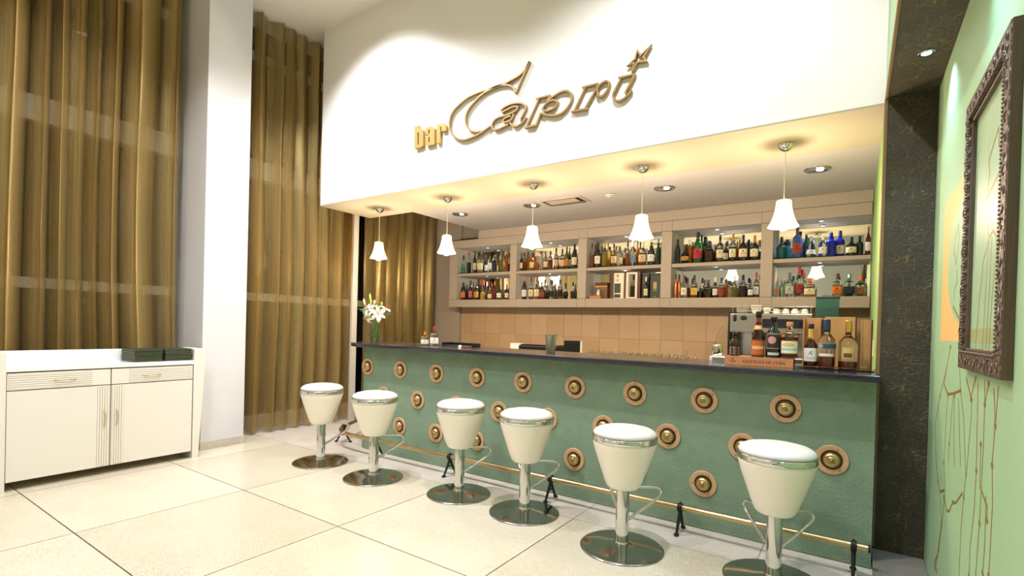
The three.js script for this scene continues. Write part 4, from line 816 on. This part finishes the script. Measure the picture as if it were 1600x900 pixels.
// ---------------------------------------------------------------- crate with four bottles
function bigLabel(w, h, draw) { return std(0xffffff, .7, { map: canvasTex(w, h, draw), side: THREE.DoubleSide }); }
function bigBottle(label, x, y, z, P, top, capMat, capH, glassMat, parts, turn, group) {
  const o = thing('bottle', label, 'bottle', [x, y, z], turn, group);
  mesh('glass_body', lathe(P, 40), glassMat, o);
  const rn = P[P.length - 2][0], yn = P[P.length - 1][1];
  mesh('cap', lathe([[0, yn - capH * .35], [rn * 1.12, yn - capH * .35], [rn * 1.2, yn], [rn * 1.16, top - .004], [rn * 1.05, top], [0, top]], 24), capMat, o);
  for (const [nm, y0, y1, half, mat] of parts) {
    if (nm === 'liquid') { const L = [[0, .008]]; for (let i = 0; i <= 8; i++) { const yy = .008 + (y1 - .008) * i / 8; L.push([radiusAt(P, Math.max(.004, yy)) * .94, yy]); } L.push([0, y1]); mesh('liquid', lathe(L, 28), mat, o); continue; }
    const pts = []; for (let i = 0; i <= 6; i++) { const yy = y0 + (y1 - y0) * i / 6; pts.push(V2(radiusAt(P, yy) + .0008, yy)); }
    mesh(nm, new THREE.LatheGeometry(pts, 24, -half, 2 * half), mat, o);
  }
  return o;
}
{
  const Y = COUNTER_Y;
  const crate = thing('wooden_crate', 'low reddish wooden crate lettered ESSENCES OF CUBA on the countertop', 'crate', [-.548, Y, -3.9]);
  const front = canvasTex(1024, 144, (c, W, H) => {
    c.fillStyle = '#cd8a58'; c.fillRect(0, 0, W, H); for (let i = 0; i < 160; i++) { c.fillStyle = `rgba(${rnd() > .5 ? '150,85,45' : '225,160,110'},.10)`; c.fillRect(0, rnd() * H, W, 1 + rnd() * 3); }
    c.fillStyle = '#351405'; c.font = 'bold 64px serif'; c.textAlign = 'left'; c.textBaseline = 'middle'; c.fillText('ESSENCES OF CUBA', 280, 82, 680);
    c.textAlign = 'center'; c.font = 'bold 30px serif'; c.fillText('Havana', 125, 76); c.fillText('Club', 125, 104); c.beginPath(); c.moveTo(125, 26); c.lineTo(142, 54); c.lineTo(108, 54); c.fill();
  });
  const plain = M.woodRed, fm = std(0xffffff, .55, { map: front });
  const fg = new THREE.PlaneGeometry(.43, .0605).translate(0, .0308, .0502);
  mesh('box_body', [bb(-.215, .215, 0, .061, -.05, .05, .002), bb(-.215, .215, .0, .058, -.05, .04)], plain, crate);
  mesh('lettered_front', fg, fm, crate);
  const yb = Y + .0612;
  bigBottle('small dark brown bottle with patterned label, leftmost on the wooden crate', -.71, yb, -3.9, [[0, 0], [.03, 0], [.032, .004], [.032, .05], [.027, .075], [.032, .095], [.017, .115], [.014, .13], [.0145, .15], [0, .15]], .164, M.black, .02, glassOf('brown'),
    [['paper_label', .008, .068, 1.5, bigLabel(128, 128, (c, W, H) => { c.fillStyle = '#2a1a10'; c.fillRect(0, 0, W, H); c.strokeStyle = '#d8c08a'; c.lineWidth = 5; for (let i = 0; i < 9; i++) { c.beginPath(); c.arc(20 + (i % 3) * 44, 22 + Math.floor(i / 3) * 42, 12, 0, 5); c.stroke(); } })]], .25, 'bottles on the wooden crate');
  bigBottle('tall dark wine style bottle with orange label on the wooden crate', -.558, yb, -3.9, [[0, 0], [.04, 0], [.0425, .005], [.042, .12], [.035, .165], [.02, .225], [.0155, .255], [.0165, .275], [.0165, .29], [0, .29]], .318, M.black, .045, glassOf('brown'),
    [['paper_label', .012, .118, 1.35, bigLabel(128, 128, (c, W, H) => { c.fillStyle = '#c8622a'; c.fillRect(0, 0, W, H); c.fillStyle = '#e7b184'; c.fillRect(14, 50, 100, 26); c.strokeStyle = '#7a2f12'; c.lineWidth = 5; c.strokeRect(6, 6, W - 12, H - 12); })],
    ['neck_label', .19, .222, 1.6, bigLabel(64, 32, (c, W, H) => { c.fillStyle = '#d98a48'; c.fillRect(0, 0, W, H); c.fillStyle = '#f0c08a'; c.fillRect(18, 8, 28, 16); })], ['foil', .245, .288, 3.14, std(0x8a3a24, .4, { metalness: .3 })]], .2, 'bottles on the wooden crate');
  bigBottle('broad black bottle with dark framed label on the wooden crate', -.462, yb, -3.905, [[0, 0], [.045, 0], [.048, .005], [.048, .145], [.042, .175], [.022, .205], [.017, .22], [.017, .26], [0, .26]], .282, M.black, .035, glassOf('black'),
    [['paper_label', .06, .168, 1.1, bigLabel(128, 128, (c, W, H) => { c.fillStyle = '#2c2622'; c.fillRect(0, 0, W, H); c.strokeStyle = '#c0a060'; c.lineWidth = 5; c.strokeRect(5, 5, W - 10, H - 10); c.fillStyle = '#c88a80'; c.beginPath(); c.ellipse(50, 56, 32, 30, 0, 0, 7); c.fill(); })],
    ['strip_label', .018, .036, .8, std(0xc9c4b8, .7)]], .15, 'bottles on the wooden crate');
  bigBottle('clear bottle of red rum with ornate cream label on the wooden crate', -.364, yb, -3.9, [[0, 0], [.05, 0], [.054, .006], [.054, .15], [.046, .165], [.022, .178], [.018, .19], [.018, .222], [0, .222]], .247, std(0xc98a58, .6), .03, M.bottleGlass,
    [['liquid', 0, .145, 0, phys(0x7a2410, .1, { transmission: .3, thickness: 0 })], ['paper_label', .034, .12, 1.15, bigLabel(128, 128, (c, W, H) => { c.fillStyle = '#ece2b8'; c.fillRect(0, 0, W, H); c.fillStyle = '#a9c4bc'; c.fillRect(0, 74, W, 26); c.fillStyle = '#d3b878'; c.beginPath(); c.ellipse(58, 42, 40, 22, 0, 0, 7); c.fill(); c.strokeStyle = '#9a7a3c'; c.lineWidth = 4; c.strokeRect(4, 4, W - 8, H - 8); })]], .12, 'bottles on the wooden crate');
  // display tray with wooden boxes and three rum bottles
  const tray = thing('display_tray', 'flat black display tray with wooden boxes at the right end of the countertop', 'tray', [-.105, Y, -4.02]);
  mesh('tray_base', bb(-.2, .215, 0, .008, -.17, .12, .003), M.blackGloss, tray);
  const yt = Y + .0085;
  const box = (label, x0, x1, z, h, open) => { const o = thing('wooden_box', label, 'box', [(x0 + x1) / 2, yt, z], 0, 'upright wooden bottle boxes'); const w = (x1 - x0) / 2; mesh('panel', bb(-w, w, 0, h, -.05, -.042, .001), M.wood, o); mesh('panel', bb(-w, -w + .008, 0, h, -.042, .03, .001), M.wood, o); mesh('panel', bb(w - .008, w, 0, h, -.042, .03, .001), open ? M.woodDark : M.wood, o); mesh('panel', bb(-w + .008, w - .008, 0, .008, -.042, .03, .001), M.wood, o); if (open) mesh('panel', bb(-w + .008, w - .008, .008, h - .004, .018, .026, .001), M.wood, o); return o; };
  box('light wooden bottle box left of the dark gap on the display tray', -.3, -.195, -4.12, .335, false);
  box('widest light wooden bottle box in the middle of the display tray', -.17, .012, -4.13, .345, true);
  box('narrow light wooden bottle box nearest the green wall', .036, .1, -4.13, .325, true);
  bigBottle('bottle of dark rum with white label and yellow neck band, leftmost on the display tray', -.243, yt, -3.965, [[0, 0], [.038, 0], [.041, .005], [.041, .13], [.036, .155], [.018, .185], [.0145, .205], [.0145, .265], [0, .265]], .292, std(0x1c2030, .4), .02, M.bottleGlass,
    [['liquid', 0, .185, 0, phys(0x58200e, .1, { transmission: .3, thickness: 0 })], ['paper_label', .04, .128, 1.25, bigLabel(128, 128, (c, W, H) => { c.fillStyle = '#efe9dc'; c.fillRect(0, 0, W, H); c.strokeStyle = '#2a2018'; c.lineWidth = 5; c.beginPath(); c.moveTo(52, 64); c.lineTo(60, 34); c.lineTo(78, 28); c.moveTo(58, 44); c.lineTo(74, 50); c.lineTo(66, 72); c.stroke(); c.fillStyle = 'rgba(60,40,30,.5)'; c.fillRect(28, 92, 72, 6); c.fillRect(36, 106, 56, 4); })], ['neck_band', .2, .262, 3.14, std(0xd2a650, .4)]], .12, 'rum bottles on the display tray');
  bigBottle('clear rum bottle with blue band and navy stopper, middle of three on the display tray', -.152, yt, -3.96, [[0, 0], [.045, 0], [.049, .006], [.053, .16], [.05, .185], [.03, .215], [.0175, .232], [.017, .255], [0, .255]], .322, std(0x22344a, .35), .05, M.bottleGlass,
    [['liquid', 0, .075, 0, phys(0x8a3a16, .1, { transmission: .35, thickness: 0 })], ['paper_label', .125, .165, 1.5, bigLabel(256, 64, (c, W, H) => { c.fillStyle = '#2b4c62'; c.fillRect(0, 0, W, H); c.fillStyle = '#b98a86'; c.beginPath(); c.ellipse(60, 32, 34, 24, 0, 0, 7); c.fill(); c.fillStyle = '#7f9a5a'; c.fillRect(0, 0, W, 6); c.fillRect(0, 58, W, 6); })], ['strip_label', .078, .096, .9, std(0xe9e3d2, .7)]], .08, 'rum bottles on the display tray');
  bigBottle('clear rum bottle with tall golden stopper, rightmost on the display tray', -.033, yt, -3.97, [[0, 0], [.048, 0], [.052, .006], [.055, .15], [.05, .18], [.03, .205], [.0165, .22], [.016, .245], [0, .245]], .318, std(0xd8b458, .25, { metalness: .8 }), .03, M.bottleGlass,
    [['liquid', 0, .05, 0, phys(0x7a2c12, .1, { transmission: .35, thickness: 0 })], ['paper_label', .07, .14, .55, bigLabel(64, 128, (c, W, H) => { c.fillStyle = '#c9b070'; c.fillRect(0, 0, W, H); c.fillStyle = '#6a4a24'; c.fillRect(6, 66, 52, 52); })], ['neck_band', .222, .243, 3.14, M.black]], .02, 'rum bottles on the display tray');
}
// ---------------------------------------------------------------- work area behind the bar
{
  const yb = 1.0;
  let o = thing('espresso_machine', 'steel espresso machine with black panel behind the crate of bottles', 'espresso machine', [-.69, yb, -5.8]);
  mesh('top_housing', bb(-.385, .36, .4, .595, -.24, .2, .012), M.steel, o); mesh('black_panel', bb(-.08, .34, .45, .54, .19, .206, .004), M.blackGloss, o);
  mesh('side_panel', bb(-.4, -.375, .05, .62, -.24, .2, .01), M.black, o); mesh('side_panel', bb(.352, .375, .05, .56, -.24, .2, .01), M.black, o);
  mesh('back_splash', bb(-.375, .352, .08, .4, -.2, -.17), M.chromeDark, o); mesh('drip_tray', [bb(-.385, .36, .1, .16, -.2, .22, .01), bb(-.36, .34, .158, .166, -.15, .2, .002)], M.steel, o);
  mesh('base', bb(-.37, .35, .01, .1, -.2, .18, .006), M.black, o);
  mesh('cup_rail', [tube([[-.38, .66, .18], [0, .66, .19], [.36, .66, .18]], .006, 20), rod([-.36, .59, .18], [-.36, .66, .18], .005), rod([.34, .59, .18], [.34, .66, .18], .005)], M.steel, o);
  for (const x of [-.15, .16]) { const g = mesh('group_head', lathe([[0, .33], [.034, .33], [.036, .37], [.04, .4], [0, .4]], 24).translate(x, 0, .08), M.chrome, o); mesh('portafilter', rod([x, .325, .1], [x + .03, .31, .28], .014, .011), M.black, g); }
  mesh('badge', new THREE.CylinderGeometry(.032, .032, .004, 28).scale(1, 1, .75).rotateX(Math.PI / 2).translate(-.25, .545, .202), M.blackGloss, o); mesh('button', new THREE.CapsuleGeometry(.018, .035, 6, 14).translate(-.335, .545, .197), M.black, o);
  // cups on the machine
  const top = yb + .5955;
  const saucer = lathe([[0, .003], [.03, .003], [.055, .011], [.068, .018], [.069, .02], [.053, .015], [.03, .007], [0, .007]], 28);
  for (let i = 0; i < 6; i++) { const s = thing('saucer', `${['lowest', 'second lowest', 'third lowest', 'third highest', 'second highest', 'topmost'][i]} white saucer in the stack on the espresso machine`, 'saucer', [-.97, top + i * .0125, -5.72], 0, 'white saucers stacked on the espresso machine'); mesh('saucer_plate', saucer, M.porcelain, s); }
  const cupGeo = (r, h) => lathe([[0, 0], [r * .55, 0], [r * .62, .003], [r * .9, h * .45], [r, h], [r * .95, h], [r * .84, h * .45], [r * .5, .006], [0, .006]], 28);
  const cup = (label, x, y, z, r, h, flip, turn, group) => { const c = thing('coffee_cup', label, 'cup', [x, y, z], turn, group); const g = cupGeo(r, h), hd = tube([[r * .9, h * .8, 0], [r * 1.45, h * .75, 0], [r * 1.4, h * .4, 0], [r * .78, h * .3, 0]], r * .11, 16); if (flip) { g.rotateX(Math.PI).translate(0, h, 0); hd.rotateX(Math.PI).translate(0, h, 0); } mesh('cup_bowl', g, M.porcelain, c); mesh('handle', hd, M.porcelain, c); };
  cup('large white cup with its handle to the left on the espresso machine', -.84, top, -5.7, .055, .085, false, 2.9, 'white cups on the espresso machine');
  cup('white cup behind the crate, right of the large cup', -.745, top, -5.72, .042, .07, false, .3, 'white cups on the espresso machine');
  for (let i = 0; i < 4; i++) cup(`upturned small white cup, ${ORD[i]} from the left in the row on the espresso machine`, -.655 + i * .082, top, -5.7 - (i % 2) * .02, .034, .05, true, i * 1.2, 'white cups on the espresso machine');
  // grinder with teal hopper
  o = thing('coffee_grinder', 'black coffee grinder with a translucent teal hopper', 'coffee grinder', [-.215, yb, -5.6]);
  mesh('grinder_body', bb(-.085, .085, 0, .55, -.1, .1, .015), M.black, o);
  mesh('hopper', bb(-.092, .092, .56, .735, -.09, .09, .008), phys(0x7fb8ae, .12, { transmission: .85, thickness: 0 }), o); mesh('hopper_lid', bb(-.096, .096, .736, .755, -.094, .094, .006), std(0x1e332d, .35), o);
  mesh('beans', lathe([[0, 0], [.08, 0], [.07, .02], [.03, .04], [0, .05]], 18).translate(0, .565, 0), std(0x1c1a10, .7), o);
  // small things left of the crate
  o = thing('steel_jug', 'small shiny steel jug on the white box beside the crate', 'jug', [-.9, Y2(), -4.25]);
  mesh('jug_body', lathe([[0, 0], [.03, 0], [.037, .012], [.04, .045], [.034, .08], [.028, .09], [.026, .088], [.032, .078], [.036, .045], [0, .006]], 28), M.chrome, o);
  mesh('handle', tube([[-.02, .09, 0], [-.005, .16, .0], [.02, .215, 0], [.05, .25, 0]], .003, 16), M.steel, o);
  o = thing('napkin_box', 'small white box behind the left end of the wooden crate', 'box', [-.86, COUNTER_Y, -4.22]);
  mesh('box_body', bb(-.08, .08, 0, .036, -.05, .05, .003), M.plastic, o); mesh('box_front', bb(-.06, .07, .006, .03, .05, .052, .001), M.steel, o);
  function Y2() { return COUNTER_Y + .0365; }
  // glasses
  const tumbler = lathe([[0, 0], [.026, 0], [.028, .003], [.033, .09], [.0315, .09], [.0265, .008], [0, .008]], 20);
  const rowsN = ['back', 'middle', 'front'];
  const mat = thing('glass_mat', 'grey drying mat under the rows of glasses behind the bar', 'mat', [-1.75, 1.0, -5.33]); mat.position.set(0, 0, 0);
  mesh('mat_sheet', bb(-2.72, -1.28, 1.001, 1.0065, -5.75, -5.34, .002), std(0x55524a, .8), mat); mesh('mat_edge', bb(-2.73, -1.27, 1.0, 1.006, -5.335, -5.325, .001), M.black, mat);
  for (let r = 0; r < 3; r++) for (let i = 0; i < 14 - r * 2; i++) {
    const g = thing('drinking_glass', `upturned clear glass in the ${rowsN[r]} row of the glasses behind the bar, ${ORD[i]} from left`, 'glass', [-2.66 + i * .085 + r * .03, 1.007, -5.68 + r * .12], 0, 'upturned clear glasses behind the bar');
    mesh('tumbler', tumbler.clone().scale(1, r === 0 ? 1.35 : 1.2, 1).rotateX(Math.PI).translate(0, r === 0 ? .1215 : .108, 0), M.vase, g);
  }
  const stemG = lathe([[0, 0], [.03, 0], [.031, .002], [.006, .006], [.0035, .012], [.0035, .06], [.012, .068], [.03, .085], [.034, .11], [.033, .11], [.028, .086], [.008, .07], [0, .069]], 20);
  for (let i = 0; i < 5; i++) { const g = thing('stemmed_glass', `upturned stemmed glass, ${ORD[i]} from the left in the group left of the steel jug`, 'glass', [-1.5 + i * .085, COUNTER_Y - .04, -4.62 - (i % 2) * .05], 0, 'stemmed glasses left of the steel jug'); mesh('bowl_and_stem', stemG.clone().scale(.9, .75, .9).rotateX(Math.PI).translate(0, .0825, 0), M.vase, g); }
  const ledge = thing('service_ledge', 'grey inner ledge of the bar carrying the stemmed glasses', 'ledge', [0, 0, 0]);
  mesh('ledge_board', bb(-4.6, .115, COUNTER_Y - .07, COUNTER_Y - .0405, -4.8, -4.315, .004), M.greyStone, ledge); mesh('ledge_support', bb(-4.6, .115, .01, COUNTER_Y - .0705, -4.4, -4.315), M.woodDark, ledge);
  // black equipment on the back counter
  o = thing('blender_base', 'low black appliance on the back counter left of the steel tin', 'appliance', [-3.35, 1.0, -5.75]);
  mesh('housing', bb(-.33, .25, 0, .155, -.16, .16, .02), M.black, o); mesh('top_plate', bb(-.3, .22, .155, .168, -.14, .14, .006), M.blackGloss, o);
  o = thing('card_terminal', 'black screen with pale frame behind the steel tin', 'screen', [-2.9, 1.0, -5.62], .5);
  mesh('screen_body', bb(-.1, .1, .06, .24, -.02, .02, .006), M.black, o); mesh('screen_side', bb(.1, .125, .06, .235, -.018, .018, .004), M.plastic, o); mesh('stand', bb(-.05, .05, 0, .06, -.05, .05, .01), M.black, o);
  o = thing('storage_box', 'small cream box on the back counter left of the black appliance', 'box', [-3.83, 1.0, -5.8]);
  mesh('box_body', bb(-.08, .08, 0, .15, -.06, .06, .006), M.paper, o); mesh('box_lid', bb(-.082, .082, .151, .165, -.062, .062, .004), M.paper, o);
  o = thing('light_switch', 'cream light switch on the green wall end beside the bar', 'light switch', [XB, 1.3, -4.9], -Math.PI / 2);
  mesh('switch_plate', bb(-.045, .045, -.062, .062, 0, .009, .003), M.plastic, o); mesh('rocker', bb(-.014, .014, -.025, .025, .008, .014, .003), M.porcelain, o);
}
// ---------------------------------------------------------------- framed picture on the green wall
{
  const o = thing('framed_picture', 'large carved brown frame around a pale green line painting on the right wall', 'picture', [.385, 1.81, -2.395], -Math.PI / 2);
  // local: x to the viewer's left-right along the wall, y up, z out from the wall
  const W = .36, H = .53, f = .07, D = .03;
  const carve = dataTex(512, (u, v) => { const a = Math.sin(u * 60) * Math.sin(v * 50 + Math.sin(u * 22) * 2), b = Math.sin((u + v) * 90) * .4; const g = 128 + 70 * a + 40 * b + tn(u, v, 60, 3) * 30; return [clamp(g), clamp(g), clamp(g)]; }, false);
  const fm = std(0xffffff, .36, { map: M.frameWood.map, bumpMap: carve, bumpScale: .008, metalness: .2 });
  const rail = (x0, x1, y0, y1) => metric(bb(x0, x1, y0, y1, 0, D, .004), .35);
  mesh('frame_rail', rail(-W, W, -H, -H + f), fm, o); mesh('frame_rail', rail(-W, W, H - f, H), fm, o); mesh('frame_rail', rail(-W, -W + f, -H + f, H - f), fm, o); mesh('frame_rail', rail(W - f, W, -H + f, H - f), fm, o);
  mesh('side_board', bb(W, W + .004, -H, H, 0, D - .003, .001), M.frameWood, o);
  const bead = []; const bg = new THREE.SphereGeometry(.0055, 6, 5);
  for (let y = -H + f; y <= H - f; y += .013) for (const s of [-1, 1]) bead.push(bg.clone().translate(s * (W - f + .004), y, D));
  for (let x = -W + f; x <= W - f; x += .013) for (const s of [-1, 1]) bead.push(bg.clone().translate(x, s * (H - f + .004), D));
  const bm = mesh('bead_moulding', bead, M.frameWood, o); bm.userData.kind = 'stuff';
  mesh('inner_moulding', [bb(-W + f, W - f, -H + f, -H + f + .012, .004, .02, .003), bb(-W + f, W - f, H - f - .012, H - f, .004, .02, .003), bb(-W + f, -W + f + .012, -H + f, H - f, .004, .02, .003), bb(W - f - .012, W - f, -H + f, H - f, .004, .02, .003)], M.frameWood, o);
  // scrolls carved on the rails
  const scroll = []; const sc = (x, y, a) => { const P = []; for (let i = 0; i <= 14; i++) { const t = i / 14 * 4.6, r = .02 * (1 - i / 18); P.push([x + r * Math.cos(t + a) , y + r * Math.sin(t + a), D + .001]); } return tube(P, .0028, 18, false, 5); };
  for (let i = 0; i < 12; i++) { const x = -W + .05 + i * .057; scroll.push(sc(x, -H + f / 2, i * 2.2), sc(x, H - f / 2, i * 2.2)); }
  for (let i = 0; i < 18; i++) { const y = -H + .09 + i * .053; scroll.push(sc(-W + f / 2, y, i * 2), sc(W - f / 2, y, i * 2)); }
  const sm = mesh('carved_scrolls', scroll, M.frameWood, o); sm.userData.kind = 'stuff';
  const paint = canvasTex(1024, 1536, (c, w, h) => {
    c.fillStyle = '#9ab68e'; c.fillRect(0, 0, w, h); c.strokeStyle = '#7f5f28'; c.lineCap = c.lineJoin = 'round';
    for (let i = 0; i < 80; i++) { c.fillStyle = rnd() > .5 ? 'rgba(196,226,186,.06)' : 'rgba(130,170,110,.06)'; c.beginPath(); c.ellipse(rnd() * w, rnd() * h, 60 + rnd() * 120, 80 + rnd() * 200, 0, 0, 7); c.fill(); }
    c.fillStyle = 'rgba(150,130,60,.35)'; c.fillRect(0, h - 150, w, 90);
    const L = (pts, lw = 15) => { c.lineWidth = lw; c.beginPath(); pts.forEach(([x, y], i) => i ? c.lineTo(x * w, y * h) : c.moveTo(x * w, y * h)); c.stroke(); };
    L([[.42, .26], [.66, .18], [.68, .25], [.8, .28], [.72, .35], [.4, .4], [.46, .31], [.42, .26]], 20); L([[.48, .41], [.44, .5], [.5, .57]]); L([[.68, .37], [.72, .48], [.66, .56]]);
    L([[.5, .57], [.36, .64], [.3, .75], [.2, .99]]); L([[.5, .57], [.47, .72], [.42, .99]]); L([[.58, .57], [.56, .75], [.52, .99]]); L([[.66, .56], [.72, .62], [.64, .78], [.6, .99]]); L([[.85, .64], [.86, .78], [.78, .99]]); L([[.52, .56], [.6, .545], [.68, .57]], 22); L([[.78, .5], [.92, .52]], 16);
  });
  mesh('painting', bb(-W + f - .004, W - f + .004, -H + f - .004, H - f + .004, .001, .005), std(0xffffff, .35, { map: paint }), o);
  o.rotation.z = 0; 
}
renderer.render(scene, camera);
